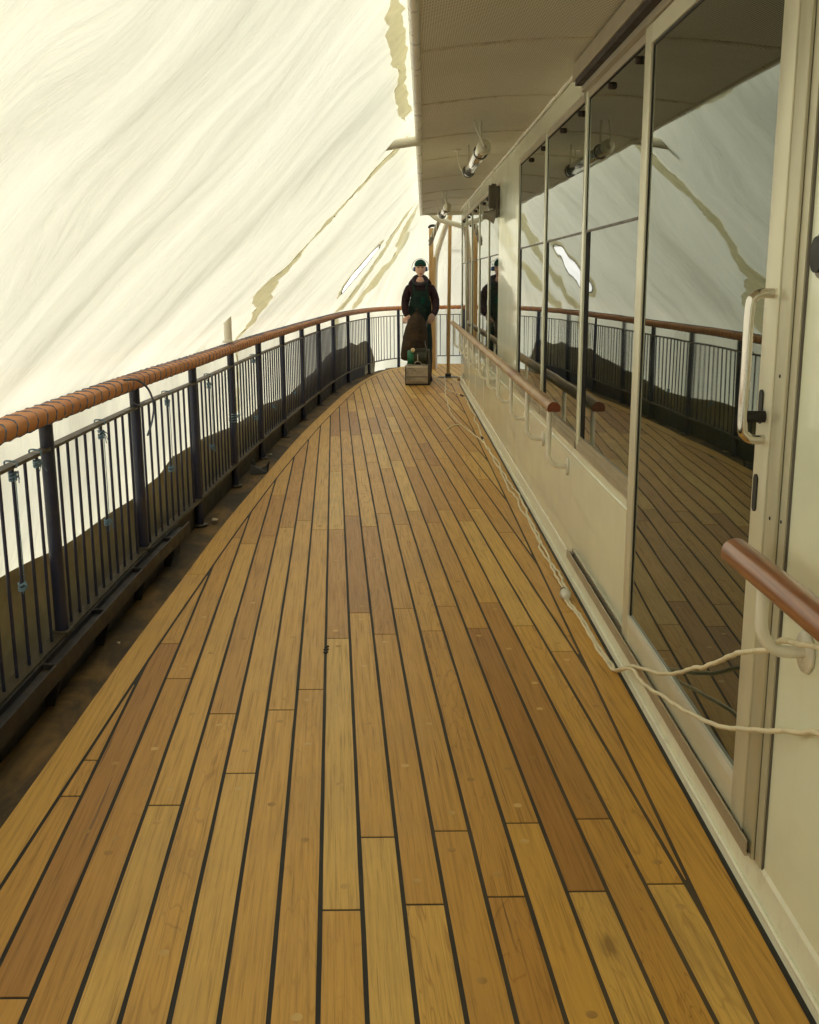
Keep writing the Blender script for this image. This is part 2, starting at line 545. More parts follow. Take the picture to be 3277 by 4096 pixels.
# tinted, mirror-like window glass, slightly wavy
def glass(name, base, ior, wav=.010, sc_=1.4):
    mt, nt, bs, out = new_mat(name)
    bs.inputs['Base Color'].default_value = (*base, 1)
    sm_ = noise_fac(nt, coords(nt, (1, 1.4, .5)), 3.0, 6, .65, .5)
    nt.links.new(ramp(nt, sm_, [(.42, (.008,) * 3), (.72, (.030,) * 3)]), bs.inputs['Roughness'])
    bs.inputs['IOR'].default_value = ior
    bs.inputs['Specular Tint'].default_value = (.88, 1.0, .90, 1)
    w = noise_fac(nt, coords(nt, (1, 1, .6)), sc_, 1, .4)
    b = nt.nodes.new('ShaderNodeBump')
    b.inputs['Strength'].default_value = 1.0
    b.inputs['Distance'].default_value = wav
    nt.links.new(w, b.inputs['Height'])
    nt.links.new(b.outputs[0], bs.inputs['Normal'])
    return mt
M['glass'] = glass('glass', (.012, .013, .010), 2.75, .0016, 1.5)
M['door_glass'] = glass('door_glass', (.018, .020, .014), 2.65, .0016, 1.2)

# translucent white shrink-wrap film
mt, nt, bs, out = new_mat('shrink_film')
uvn = N(nt, 'ShaderNodeUVMap'); uvn.uv_map = 'UVMap'       # u metres along the ship, v metres up the film
mpw = N(nt, 'ShaderNodeMapping'); mpw.inputs['Scale'].default_value = (.42, .55, 1)
nt.links.new(uvn.outputs[0], mpw.inputs[0])
wc = N(nt, 'ShaderNodeTexNoise'); wc.inputs['Scale'].default_value = 1.0; wc.inputs['Detail'].default_value = 2
nt.links.new(mpw.outputs[0], wc.inputs['Vector'])
vsub = N(nt, 'ShaderNodeVectorMath', operation='SUBTRACT'); nt.links.new(wc.outputs['Color'], vsub.inputs[0]); vsub.inputs[1].default_value = (.5, .5, .5)
vmul = N(nt, 'ShaderNodeVectorMath', operation='MULTIPLY'); nt.links.new(vsub.outputs[0], vmul.inputs[0]); vmul.inputs[1].default_value = (1.7, 1.0, 0)
vadd = N(nt, 'ShaderNodeVectorMath', operation='ADD'); nt.links.new(uvn.outputs[0], vadd.inputs[0]); nt.links.new(vmul.outputs[0], vadd.inputs[1])
def uvnoise(su, sv, sk, scale, detail, rough, dist):
    mp = N(nt, 'ShaderNodeMapping')
    mp.inputs['Scale'].default_value = (su, sv, 1)
    mp.inputs['Rotation'].default_value = (0, 0, sk)
    nt.links.new(vadd.outputs[0], mp.inputs[0])
    return noise_fac(nt, mp.outputs[0], scale, detail, rough, dist)
w1 = uvnoise(1.0, .20, .16, 1.25, 5, .52, .6)
w2 = uvnoise(1.0, .11, -.06, 6.0, 5, .58, .8)
w3 = uvnoise(.5, .5, 0, 1.1, 4, .5, .3)
w4 = uvnoise(1.0, .20, .22, 3.2, 5, .6, 1.6)
rdg = math_n(nt, 'ABSOLUTE', math_n(nt, 'SUBTRACT', w4, .5))
rdg = math_n(nt, 'SUBTRACT', 1.0, math_n(nt, 'MULTIPLY', rdg, 16.0), True)
w5 = uvnoise(1.0, .16, -.2, 14.0, 4, .6, 2.0)
rd2 = math_n(nt, 'SUBTRACT', 1.0, math_n(nt, 'MULTIPLY', math_n(nt, 'ABSOLUTE', math_n(nt, 'SUBTRACT', w5, .5)), 14.0), True)
ww = math_n(nt, 'ADD', math_n(nt, 'MULTIPLY', w1, .64), math_n(nt, 'MULTIPLY', w2, .36))
ww = math_n(nt, 'SUBTRACT', ww, math_n(nt, 'MULTIPLY', math_n(nt, 'MULTIPLY', rdg, w3), .10))
ww = math_n(nt, 'SUBTRACT', ww, math_n(nt, 'MULTIPLY', math_n(nt, 'MULTIPLY', rd2, w3), .06))
thick = ramp(nt, ww, [(.30, (.56, .585, .455)), (.42, (.74, .765, .605)), (.52, (.84, .865, .69)), (.66, (.96, .98, .80))])  # fold and crease shading put into the transmitted colour, along with film thickness
thick = mixc(nt, math_n(nt, 'MULTIPLY', w3, .35), thick, (.80, .815, .685))
trn = N(nt, 'ShaderNodeBsdfTranslucent')
nt.links.new(thick, trn.inputs['Color'])
bs.inputs['Base Color'].default_value = (.94, .945, .80, 1)
bs.inputs['Roughness'].default_value = .33
bs.inputs['Specular IOR Level'].default_value = .6
bmp_n = N(nt, 'ShaderNodeBump'); bmp_n.inputs['Strength'].default_value = .95; bmp_n.inputs['Distance'].default_value = .05
nt.links.new(ww, bmp_n.inputs['Height'])
nt.links.new(bmp_n.outputs[0], bs.inputs['Normal']); nt.links.new(bmp_n.outputs[0], trn.inputs['Normal'])
ms = N(nt, 'ShaderNodeMixShader'); ms.inputs[0].default_value = .42
nt.links.new(bs.outputs[0], ms.inputs[1]); nt.links.new(trn.outputs[0], ms.inputs[2])
nt.links.new(ms.outputs[0], out.inputs['Surface'])
M['shrink_film'] = mt

def film_like(name, tcol, dcol, fac, rough=.4, scale=9):
    mt, nt, bs, out = new_mat(name)
    vec = coords(nt)
    f = noise_fac(nt, vec, scale, 6, .65)
    t = N(nt, 'ShaderNodeBsdfTranslucent')
    nt.links.new(ramp(nt, f, [(.3, tuple(c * .8 for c in tcol)), (.7, tcol)]), t.inputs['Color'])
    bs.inputs['Base Color'].default_value = (*dcol, 1)
    bs.inputs['Roughness'].default_value = rough
    bump(nt, bs, f, .4, .02)
    ms = N(nt, 'ShaderNodeMixShader'); ms.inputs[0].default_value = fac
    nt.links.new(bs.outputs[0], ms.inputs[1]); nt.links.new(t.outputs[0], ms.inputs[2])
    nt.links.new(ms.outputs[0], out.inputs['Surface'])
    return mt
M['tape'] = film_like('tape', (.97, .92, .68), (.70, .64, .42), .60, scale=16)

M['slit_bright_film'] = film_like('slit_bright_film', (.98, .99, .95), (.9, .9, .85), .93, rough=.2, scale=3)  # for the added sheet that brightens the slit

# ------------------------------------------------------------------ plan curves of the ship (metres; x to starboard, y to the bow, camera over the origin)
POST = [(-1.30, -6.0), (-1.335, -2.0), (-1.362, 2.0), (-1.37, 4.0), (-1.362, 5.33), (-1.317, 6.605), (-1.288, 7.927), (-1.25, 9.199), (-1.19, 10.507),
        (-1.122, 11.86), (-1.044, 13.265), (-.955, 14.732), (-.82, 16.143), (-.56, 17.7), (-.28, 18.55), (.07, 19.02), (.5, 19.36), (1.1, 19.46), (3.2, 19.48)]
post_c = catmull([(x, y, 0) for x, y in POST], 14)
def post_x(y):
    for a, b in zip(post_c, post_c[1:]):
        if a.y <= y <= b.y and b.y > a.y:
            return a.x + (b.x - a.x) * (y - a.y) / (b.y - a.y)
    return post_c[0].x if y < post_c[0].y else post_c[-1].x
MARG_O = [(-1.09, -6), (-1.12, 0), (-1.137, 2.68), (-1.145, 4.0), (-1.139, 5.0), (-1.129, 6.5), (-1.078, 8.258), (-1.013, 10.246), (-.915, 12.025), (-.776, 14.228), (-.575, 16.166), (-.35, 17.488), (-.13, 18.25), (.14, 18.74), (.5, 19.16), (.8, 19.28)]
MARG_I = [(-.985, -6), (-1.015, 0), (-1.030, 2.6), (-1.036, 4.0), (-1.030, 5.1), (-1.016, 6.4), (-.982, 7.932), (-.932, 9.359), (-.867, 10.947), (-.766, 12.695), (-.619, 15.004), (-.483, 16.344), (-.318, 17.258), (-.10, 18.05), (.2, 18.6), (.52, 19.02), (.8, 19.17)]
mo_c = catmull([(x, y, 0) for x, y in MARG_O], 16)
mi_c = catmull([(x, y, 0) for x, y in MARG_I], 16)
def curve_x(c, y):
    for a, b in zip(c, c[1:]):
        if a.y <= y <= b.y:
            return a.x + (b.x - a.x) * (y - a.y) / max(1e-9, b.y - a.y)
    return 99.0
def edge_x(y):
    return .056 + .0205 * (y - 3.82)       # outboard edge of the roof overhang
WALL_END = 15.42
WX = .86                                    # outer face of the deckhouse wall
ROOF_END = 15.85

# ------------------------------------------------------------------ unseen ground far below, added for bounce light, sky comes from the world
g = MB()
g.add([(-300, -300, -7.5), (300, -300, -7.5), (300, 300, -7.5), (-300, 300, -7.5)], [(0, 1, 2, 3)])
gm = simple('bounce_ground', (.32, .31, .29), .9, vscale=.05)
tag(g.build('ground', gm), kind='structure')

# steel deck under the planks with the open rusty waterway along the rail
sd = MB()
ring = []
rows = []
for p in [q for q in post_c if q.y < 19.3]:
    rows.append((p.x - .06, p.y))
L = len(rows)
vs, fs = [], []
for i, (x, y) in enumerate(rows):
    for k in range(7):
        xx = x + (3.2 - x) * (k / 6.0) ** 2.2
        vs.append((xx, y, -.055 + .012 * noise.noise(Vector((xx * 3, y * 1.5, 0)))))
for i in range(L - 1):
    for k in range(6):
        fs.append((i * 7 + k, i * 7 + k + 1, (i + 1) * 7 + k + 1, (i + 1) * 7 + k))
sd.add(vs, fs, 0, True)
sd.add([(-.3, 18.4, -.055), (3.2, 18.4, -.055), (3.2, 19.5, -.055), (-.3, 19.5, -.055)], [(0, 1, 2, 3)])
tag(sd.build('steel_deck', M['rusty_steel']), 'rusty brown steel waterway between the railing and the planked deck', None, None, 'structure')

# ------------------------------------------------------------------ teak deck
SLOPE, PITCHP = -.0636, .1028
G = .0058                                   # half of a seam
def seam(k, y):
    return SLOPE * (1 + y) + PITCHP * k
RM = .722                                   # inner edge of the margin plank along the wall
BUTTS = {-8: [2.87, 3.11], -7: [1.97, 4.21], -6: [3.81, 6.07], -5: [2.81, 5.92, 7.37], -4: [3.47, 6.11], -3: [3.01, 6.33, 8.47], -2: [3.5, 6.52, 9.44],
         -1: [3.69, 6.26, 9.83], 0: [2.28, 4.26, 6.27, 8.26, 10.2], 1: [2.62, 4.61, 6.64, 8.6, 10.55], 2: [2.3, 4.31, 6.34, 8.32, 10.26],
         3: [2.65, 4.67, 6.71, 8.69, 9.11, 10.65], 4: [2.33, 4.35, 6.39, 8.38, 10.35], 5: [2.69, 4.7, 6.77, 8.76, 10.7], 6: [2.35, 4.38, 6.44, 8.44, 10.43],
         7: [2.71, 4.75, 6.8, 8.82], 8: [2.38, 4.41, 6.47, 8.51], 9: [4.08, 6.84, 8.85], 10: [6.16, 8.56], 11: [7.89]}
dv, df, duv, dtone = [], [], [], []
bungs = []
def plank_strip(left, right, uoff, voff, tone, z=0.0):
    """left/right: lists of (x,y) – a slab 30 mm thick"""
    n = len(left)
    b = len(dv)
    for (x, y) in left: dv.append((x, y, z))
    for (x, y) in right: dv.append((x, y, z))
    for (x, y) in left: dv.append((x, y, z - .03))
    for (x, y) in right: dv.append((x, y, z - .03))
    def uv(i):
        x, y, _ = dv[i]
        return (y + uoff, (x - SLOPE * y) + voff)
    def face(ids):
        df.append(ids)
        duv.append([uv(i) for i in ids])
        dtone.append(tone)
    for i in range(n - 1):
        face([b + i, b + n + i, b + n + i + 1, b + i + 1])
        face([b + i, b + i + 1, b + 2 * n + i + 1, b + 2 * n + i])
        face([b + n + i + 1, b + n + i, b + 3 * n + i, b + 3 * n + i + 1])
    face([b + n, b, b + 2 * n, b + 3 * n])
    face([b + n - 1, b + 2 * n - 1, b + 4 * n - 1, b + 3 * n - 1])

YS = [-6 + .1 * i for i in range(0, 60)] + [0 + .05 * i for i in range(0, 260)] + [13 + .02 * i for i in range(0, 312)]
rnd = random.Random(11)
TONES = {}
for k in range(-12, 46):
    lst = list(BUTTS.get(k, []))
    base0 = (2.30 if k % 2 == 0 else 2.66)
    if not lst:
        lst = [base0 + rnd.uniform(-.4, .4)]
    y = min(lst)
    while y > -6:
        y -= 1.95 + rnd.uniform(-.08, .08); lst.append(y)
    y = max(lst)
    while y < 20:
        y += rnd.choice([1.9, 1.9, 2.0, 1.2, .9]) + rnd.uniform(-.12, .12); lst.append(y)
    lst = sorted(lst)
    for a, b in zip(lst, lst[1:]):
        ya, yb = a + .0042, b - .0042
        ys = [ya] + [q for q in YS if ya + .006 < q < yb - .006] + [yb]
        seg_l, seg_r = [], []
        def flush():
            if len(seg_l) >= 2:
                t = (rnd.random(), rnd.random(), rnd.random())
                if k == -7 and 1.9 < a < 2.1: t = (.03, .25, .8)
                if k == -6 and a < 2 : t = (.2, .6, .5)
                plank_strip(list(seg_l), list(seg_r), rnd.uniform(0, 40), rnd.uniform(0, 20), t)
            seg_l.clear(); seg_r.clear()
        for yy in ys:
            xl, xr = seam(k, yy) + G + .0011 * noise.noise(Vector((k * 3.1, yy * 3.0, 1))), seam(k + 1, yy) - G + .0011 * noise.noise(Vector((k * 3.1, yy * 3.0, 7)))
            xl = max(xl, curve_x(mi_c, yy) + G if yy < 19.17 else 99)
            xr = min(xr, RM - G if yy < WALL_END + .12 else 3.2)
            if xr - xl > .001:
                seg_l.append((xl, yy)); seg_r.append((xr, yy))
            else:
                flush()
        flush()
        # round wooden bungs over the deck fastenings
        for q in (a + .10, a + .72 + rnd.uniform(-.1, .1), a + 1.32 + rnd.uniform(-.1, .1), b - .10):
            if a < q < b and 1.4 < q < 12 and rnd.random() < .62:
                cx = (seam(k, q) + seam(k + 1, q)) / 2 + rnd.uniform(-.012, .012)
                if curve_x(mi_c, q) + .03 < cx < RM - .03:
                    bungs.append((cx, q))
# margin planks
def margin(ci, co, y0, y1, side):
    ys = [y0 + .003] + [q for q in YS if y0 + .004 < q < y1 - .004] + [y1 - .003]
    l = [(curve_x(co, q), q) for q in ys]
    r = [(curve_x(ci, q) - G, q) for q in ys]
    plank_strip(l, r, rnd.uniform(0, 40), rnd.uniform(0, 20), (rnd.uniform(.45, .9), rnd.random() * .5, rnd.random() * .4))
cuts = [-5.9, -3, -.5, 2.0 - .9, 5.28, 8.30, 10.2, 12.4, 14.4, 16.3, 17.6, 18.45, 19.16]
for a, b in zip(cuts, cuts[1:]):
    margin(mi_c, mo_c, a, b, -1)
cr = [-6, -3.2, -.6, 1.5, 4.60, 7.80, 10.6, 13.2, WALL_END + .1]
for a, b in zip(cr, cr[1:]):
    t = (rnd.uniform(.3, .6), rnd.random() * .6, .6)
    n_ = 10
    ys = [a + .003 + (b - a - .006) * i / n_ for i in range(n_ + 1)]
    plank_strip([(RM + G, q) for q in ys], [(.832, q) for q in ys], rnd.uniform(0, 40), rnd.uniform(0, 20), t)
me = bpy.data.meshes.new('deck')
me.from_pydata(dv, [], df)
me.materials.append(M['teak'])
me.uv_layers.new(name='UVMap')
me.color_attributes.new('tone', 'FLOAT_COLOR', 'CORNER')
flat_uv = [c for f in duv for p in f for c in p]
flat_tone = [c for fi, f in enumerate(df) for _ in f for c in (*dtone[fi], 1.0)]
me.uv_layers['UVMap'].data.foreach_set('uv', flat_uv)
me.color_attributes['tone'].data.foreach_set('color', flat_tone)
me.update()
deck = bpy.data.objects.new('deck', me)
COL.objects.link(deck)
tag(deck, 'freshly sanded golden teak planks of the promenade deck', None, None, 'structure')
# caulking bed 1.5 mm under the plank faces (fills every seam)
cb = MB()
lv, n = [], 0
ys = [q for q in YS if q < 19.16]
for q in ys:
    lv.append((curve_x(mo_c, q) + .004, q, -.0016)); lv.append((.846 if q < WALL_END + .1 else 3.2, q, -.0016))
cb.add(lv, [(2 * i, 2 * i + 1, 2 * i + 3, 2 * i + 2) for i in range(len(ys) - 1)])
# a burst of caulk and some glue left on the seams
for (bx, by, br) in ((-.3235, 4.123, .0125), (-.3225, 4.158, .0105), (-.323, 4.09, .0115)):
    cb.sphere((bx, by, -.0005), br, 10, 0, 1.0, 1.5, .42)
o = cb.build('caulking', M['caulk'], deck)
bb = MB()
for (x, y) in bungs + [(-.986, 4.049), (-.87, 3.969), (-.923, 3.085), (-.52, 3.169), (-.276, 2.608), (-.796, 2.625), (.496, 3.736), (.323, 3.025)]:
    n = 14
    bb.add([(x, y, .0009)] + [(x + .0125 * math.cos(2 * math.pi * j / n), y + .0125 * math.sin(2 * math.pi * j / n), .0007) for j in range(n)],
           [(0, 1 + j, 1 + (j + 1) % n) for j in range(n)])
bb.build('wooden_bung', M['bung_wood'], deck)

# ------------------------------------------------------------------ deckhouse
house = empty('deckhouse', (WX, 6, 0), 'cream painted deckhouse wall with a row of tall tinted windows beside the deck', 'deckhouse')
def H(mb, name, mats, parent=None):
    o = mb.build(name, mats)
    if parent is None:
        adopt(o, house)
    else:
        o.parent = parent
        o.location = (0, 0, 0)
    return o
wall = MB()
wall.box((.99, -6.2, -.05), (3.4, WALL_END - .03, 2.44))                     # body behind the panes
wall.box((WX, 3.86, .09), (.99, WALL_END, .672))                              # panel below the windows
wall.box((WX, -6.2, .09), (.99, 2.257, 2.46))                                 # wall aft of the sliding door
wall.box((WX - .001, 2.257, 2.30), (.99, 3.86, 2.46))
wall.box((WX, 5.12, 2.345), (.99, WALL_END, 2.47))                            # beam over the windows
wall.box((WX - .002, 3.86, 2.345), (.99, 5.12, 2.468))
wall.box((WX - .004, 7.90, .672), (.99, 9.47, 2.345))                         # broad panel between the window groups
wall.box((WX - .003, 15.30, .672), (.99, WALL_END, 2.345))
for yy in (13.48, 12.33, 11.08):                                             # faint cover strips on the panel
    wall.box((WX - .003, yy - .018, .09), (WX - .0005, yy + .018, .668))
wp = H(wall, 'wall_panel', M['white_paint'])
ridge = MB()
ridge.tube([(WX - .001, y, .632 + .004 * noise.noise(Vector((y, 0, 0)))) for y in [3.88 + .25 * i for i in range(0, 46)]], .005, 6)
H(ridge, 'weld_bead', M['white_paint'])
coam = MB()
prof = [(0, -.05), (-.0, .0), (.003, .030), (.007, .036), (.010, .108), (.018, .121), (.13, .121), (.13, -.05)]
path = [(.844, y, 0) for y in [-6.2 + .3 * i for i in range(0, 73)]]
path[-1] = (.844, WALL_END, 0)
coam.sweep(path, prof, smooth=False)
coam.tube([(.846 + .002 * noise.noise(Vector((y * 5, 3, 0))), y, .032) for y in [-3 + .07 * i for i in range(0, 260)]], .0065, 6)
H(coam, 'coaming', M['coaming_paint'])
seal = MB()
seal.add([(.830, -6, .0012), (.852, -6, .0012), (.852, WALL_END + .02, .0012), (.830, WALL_END + .02, .0012)], [(0, 1, 2, 3)])
H(seal, 'edge_caulking', M['black_rubber'])

# windows: [y near, y far, glass set-back]
WINS = [(3.92, 5.07), (5.17, 6.45), (6.53, 7.88), (9.50, 10.60), (10.66, 11.88), (11.94, 13.14), (13.20, 14.30), (14.36, 15.28)]
for i, (a, b) in enumerate(WINS):
    w = MB()                                                                   # upper pane
    zt = 1.715
    w.box((.8665, a + .004, zt + .004), (.878, b - .022, 2.296))
    win = H(w, 'window', M['glass'])
    lp = MB(); lp.box((.8695, a + .004, .748), (.881, b - .115, zt - .004))
    H(lp, 'lower_pane', M['glass'], win)
    tr = MB(); tr.box((.8645, a + .003, zt - .005), (.880, b - .003, zt + .005))
    H(tr, 'transom', M['dark_grey'], win)
    gap = MB()  # black strips at the far side and head, black backing behind the panes
    gap.box((.8685, b - .115, .744), (.985, b - .001, zt - .006)); gap.box((.8655, b - .022, zt + .006), (.985, b - .001, 2.302)); gap.box((.8652, a + .002, 2.296), (.98, b - .022, 2.303))
    gap.box((.885, a, .70), (.985, b, 2.34))
    H(gap, 'black_strip', M['black_matte'], win)
    sl = MB()
    sl.box((WX - .006, a - .02, .676), (.87, b + .02, .706)); sl.box((WX - .001, a - .015, .706), (.872, b + .015, .728)); sl.box((.863, a, .728), (.89, b, .748))
    H(sl, 'sill', M['aluminium'], win)
    hd = MB(); hd.box((WX - .002, a - .01, 2.303), (.955, b + .01, 2.343))
    H(hd, 'window_head', M['aluminium'], win)
    if i not in (2, 7):
        mw = .062 if i < 2 else .050
        ml = MB(); ml.bbox((WX - .003, b + .001, .69), (.90, b + mw, 2.343), .004)
        H(ml, 'mullion', M['white_paint'], win)
    for q in (a + .11, a + (b - a) * .54):                                     # dark clamps that hold the upper pane
        cl = MB(); cl.lathe([(.015, 0), (.015, .012), (.010, .018), (.0005, .018)], (.8662, q, 2.268), (-1, 0, 0), 10)
        H(cl, 'pane_clamp', M['clamp_and_shade'], win)

# overhead and floor tracks of the sliding door
tk = MB()
tk.box((.795, 1.6, 2.385), (.802, 5.14, 2.455)); tk.box((.802, 1.6, 2.448), (WX - .002, 5.14, 2.455))
tk.box((.832, 1.6, 2.335), (WX - .004, 5.10, 2.36)); 
H(tk, 'overhead_track', M['aluminium'])
tkd = MB(); tkd.box((.803, 1.62, 2.362), (WX - .006, 5.105, 2.447))  # solid dark bar that stands for the shade inside the overhead track
H(tkd, 'track_shade_bar', M['clamp_and_shade'])
ft = MB()
ft.box((.828, 2.305, .1215), (.870, 5.13, .1275)); ft.box((.828, 2.305, .1275), (.8325, 5.13, .163)); ft.box((.8545, 3.85, .1275), (.8595, 5.13, .165)); ft.box((.8385, 2.371, .1275), (.8405, 5.10, .146))
H(ft, 'floor_track', M['aluminium'])
ftd = MB(); ftd.box((.8327, 2.31, .1277), (.8383, 5.05, .131)); ftd.box((.8407, 3.85, .1277), (.8543, 5.05, .133))  # dark bars standing for shade down in the floor track
H(ftd, 'floor_track_shade', M['clamp_and_shade'])
ftc = MB(); ftc.bbox((.834, 5.06, .128), (.853, 5.11, .158), .004); H(ftc, 'track_stop', M['grey_plastic'])
jb = MB()                                                                     # closing jamb of the door
jb.bbox((.843, 2.303, .112), (.99, 2.370, 2.34), .003); jb.box((.852, 2.262, .112), (.99, 2.3025, 2.34)) 
H(jb, 'door_jamb', M['jamb_metal'])
jd = MB(); jd.box((.8505, 2.3005, .112), (.8525, 2.3035, 2.34)); jd.tube([(.8585, 2.2595, .1 + .1 * i) for i in range(24)], .0035, 6)
H(jd, 'jamb_joint', M['dark_grey'])

# sliding door (slides on the tracks: a thing of its own)
door = empty('sliding_door', (.83, 3.1, .15), 'tall sliding door with one dark mirror-like pane in a metal frame', 'door')
def D(mb, name, mats):
    return adopt(mb.build(name, mats), door)
d = MB(); d.box((.852, 2.46, .262), (.862, 3.75, 2.266)); D(d, 'pane', M['door_glass'])
d = MB()
d.bbox((.842, 3.752, .152), (.872, 3.845, 2.333), .003); d.bbox((.840, 2.374, .152), (.872, 2.466, 2.333), .003)
d.box((.843, 2.466, .154), (.870, 3.752, .235)); d.box((.843, 2.466, 2.268), (.870, 3.752, 2.331))
D(d, 'frame', M['aluminium_light'])
d = MB()
d.box((.8425, 2.466, .236), (.860, 3.752, .262)); D(d, 'pane_bead', M['plug_white'])
d = MB(); d.box((.8495, 3.741, .264), (.8518, 3.7515, 2.266)); d.box((.8495, 2.467, 2.259), (.8518, 3.740, 2.2675)); d.box((.8495, 2.467, .264), (.8518, 2.473, 2.258)); D(d, 'pane_gasket', M['black_rubber'])
d = MB()
hp = catmull([(.842, 2.405, 1.465), (.815, 2.405, 1.465), (.797, 2.405, 1.457), (.788, 2.405, 1.432), (.788, 2.405, 1.30), (.788, 2.405, 1.168), (.797, 2.405, 1.142), (.815, 2.405, 1.132), (.842, 2.405, 1.132)], 6)
d.tube(hp, .0115, 12); D(d, 'handle', M['chrome'])
d = MB(); d.lathe([(.014, 0), (.014, .045), (.010, .05), (.0005, .05)], (.842, 2.41, 1.185), (-1, 0, 0), 14); D(d, 'latch_knob', M['black_rubber'])
for z0, z1 in ((1.165, 1.245), (.955, 1.045)):
    d = MB()
    n = 20
    ctr = (z0 + z1) / 2; hh = (z1 - z0) / 2
    pts = []
    for j in range(n):
        a = 2 * math.pi * j / n
        pts.append((math.cos(a) * .013, (math.sin(a) * .013) + (hh - .013) * (1 if math.sin(a) >= 0 else -1)))
    vs = [(.8405, 2.436 + p, ctr + q) for p, q in pts] + [(.8365, 2.436 + p, ctr + q) for p, q in pts]
    d.add(vs, [tuple(range(n)), tuple(range(n, 2 * n))] + [(j, (j + 1) % n, n + (j + 1) % n, n + j) for j in range(n)])
    D(d, 'lock_plate', M['black_rubber'])

# ------------------------------------------------------------------ roof overhang above the deck
ceil = empty('ceiling', (.45, 6, 2.45), kind='structure')
def ceil_z(t):
    """t 0 at the outboard edge, 1 at the wall"""
    return 2.418 + .052 * t + .017 * math.sin(math.pi * min(1, t))
SEAMS = [-6.2, -4.9, -3.6, -2.3, -1.0, .4, 1.8, 3.2, 4.64, 6.0, 7.40, 8.73, 10.33, 11.99, 13.2, 14.5, ROOF_END]
for a, b in zip(SEAMS, SEAMS[1:]):
    p = MB()
    nx, ny = 16, 6
    vs, fs = [], []
    for j in range(ny + 1):
        y = a + .002 + (b - a - .004) * j / ny
        drop = -.004 * (1 - abs(2 * j / ny - 1)) + .0015 * noise.noise(Vector((a, j, 0)))
        for i in range(nx + 1):
            t = i / nx
            vs.append((edge_x(y) + .012 + (WX + .03 - edge_x(y)) * t, y, ceil_z(t) + drop + .003 * noise.noise(Vector((t * 5, y * 2, 0)))))
    for j in range(ny):
        for i in range(nx):
            fs.append((j * (nx + 1) + i, j * (nx + 1) + i + 1, (j + 1) * (nx + 1) + i + 1, (j + 1) * (nx + 1) + i))
    p.add(vs, fs, 0, True)
    adopt(p.build('ceiling_panel', M['perforated_sheet']), ceil)
    st = MB()                                                                  # turned-down sheet edge at the seam
    vs = []
    for i in range(nx + 1):
        t = i / nx
        for (dy_, dz) in ((0.0, -.0015), (.026, -.004), (.026, .004), (0.0, .004)):
            y = b - .03 + dy_
            vs.append((edge_x(y) + .012 + (WX + .03 - edge_x(y)) * t, y, ceil_z(t) + dz - .003))
    fs = [(4 * i + q, 4 * i + (q + 1) % 4, 4 * i + 4 + (q + 1) % 4, 4 * i + 4 + q) for i in range(nx) for q in range(4)]
    st.add(vs, fs)
    adopt(st.build('panel_flange', M['panel_edge']), ceil)
fa = MB()
fp = [(edge_x(-6.2 + .5 * i) - .004, -6.2 + .5 * i, 2.435) for i in range(0, 45)]
fp[-1] = (edge_x(ROOF_END), ROOF_END, 2.435)
fa.sweep(fp, [(-.026, -.018), (-.016, -.03), (.004, -.03), (.016, -.02), (.018, .02), (.018, .13), (-.026, .13)])
adopt(fa.build('fascia', M['white_pipe']), ceil)
sl = MB()
sl.add([(edge_x(-6.2), -6.2, 2.52), (3.4, -6.2, 2.52), (3.4, ROOF_END, 2.52), (edge_x(ROOF_END), ROOF_END, 2.52),
        (edge_x(-6.2), -6.2, 2.60), (3.4, -6.2, 2.60), (3.4, ROOF_END, 2.60), (edge_x(ROOF_END), ROOF_END, 2.60)],
       [(0, 1, 2, 3), (4, 5, 6, 7), (0, 1, 5, 4), (1, 2, 6, 5), (2, 3, 7, 6), (3, 0, 4, 7)])
adopt(sl.build('roof_slab', M['white_paint']), ceil)
ec = MB(); ec.box((edge_x(ROOF_END) + .02, ROOF_END - .028, 2.415), (1.6, ROOF_END + .01, 2.519)); adopt(ec.build('end_trim', M['panel_edge']), ceil)
tr = MB(); tr.tube([(WX - .012 + .004 * noise.noise(Vector((y * 3, 0, 0))), y, 2.468) for y in [1 + .12 * i for i in range(0, 120)]], .012, 6)
adopt(tr.build('sealant_bead', M['white_pipe']), ceil)

# ------------------------------------------------------------------ shrink-wrap tent
TOPX = lambda y: (edge_x(y) - .032, y, 2.575)
STN = [(p, TOPX(p[1])) for p in POST[:11]]
STN += [((-.955, 14.732), (.245, 14.75, 2.60)), ((-.82, 16.143), (.285, 15.95, 2.70)), ((-.56, 17.7), (.36, 16.75, 2.86)), ((-.28, 18.55), (.50, 17.2, 2.98)),
        ((.07, 19.02), (.70, 17.5, 3.04)), ((.5, 19.36), (.98, 17.62, 3.08)), ((1.1, 19.46), (1.4, 17.66, 3.10)), ((3.2, 19.48), (3.2, 17.66, 3.10))]
STN = [((.9, -6.3), (.9, -6.25, 2.6)), ((-.6, -6.3), (-.16, -6.25, 2.58))] + STN
SUB = 24
pc = catmull([(a[0], a[1], 0) for a, _ in STN], SUB)
tcv = catmull([b for _, b in STN], SUB)
NV = 64
ZV0, ZRAIL = -.8, 1.0
film_rows = []
ulen = [0.0]
for i in range(1, len(pc)):
    ulen.append(ulen[-1] + (pc[i] - pc[i - 1]).length)
def film_point(i, v):
    """v in 0..1: 0..0.25 below rail height (steep), then taut up to the roof"""
    p = pc[i]
    t = pc[min(i + 1, len(pc) - 1)] - pc[max(i - 1, 0)]
    t.normalize()
    nrm = Vector((-t.y, t.x, 0))                    # outboard
    B0 = Vector((p.x, p.y, ZV0)) + nrm * .19
    B1 = Vector((p.x, p.y, ZRAIL)) + nrm * .165
    T = tcv[i]
    if v < .25:
        q = B0.lerp(B1, v / .25)
    else:
        w = (v - .25) / .75
        q = B1.lerp(T, w)
        q += nrm * (.035 * math.sin(math.pi * w)) * -1
    return q, nrm
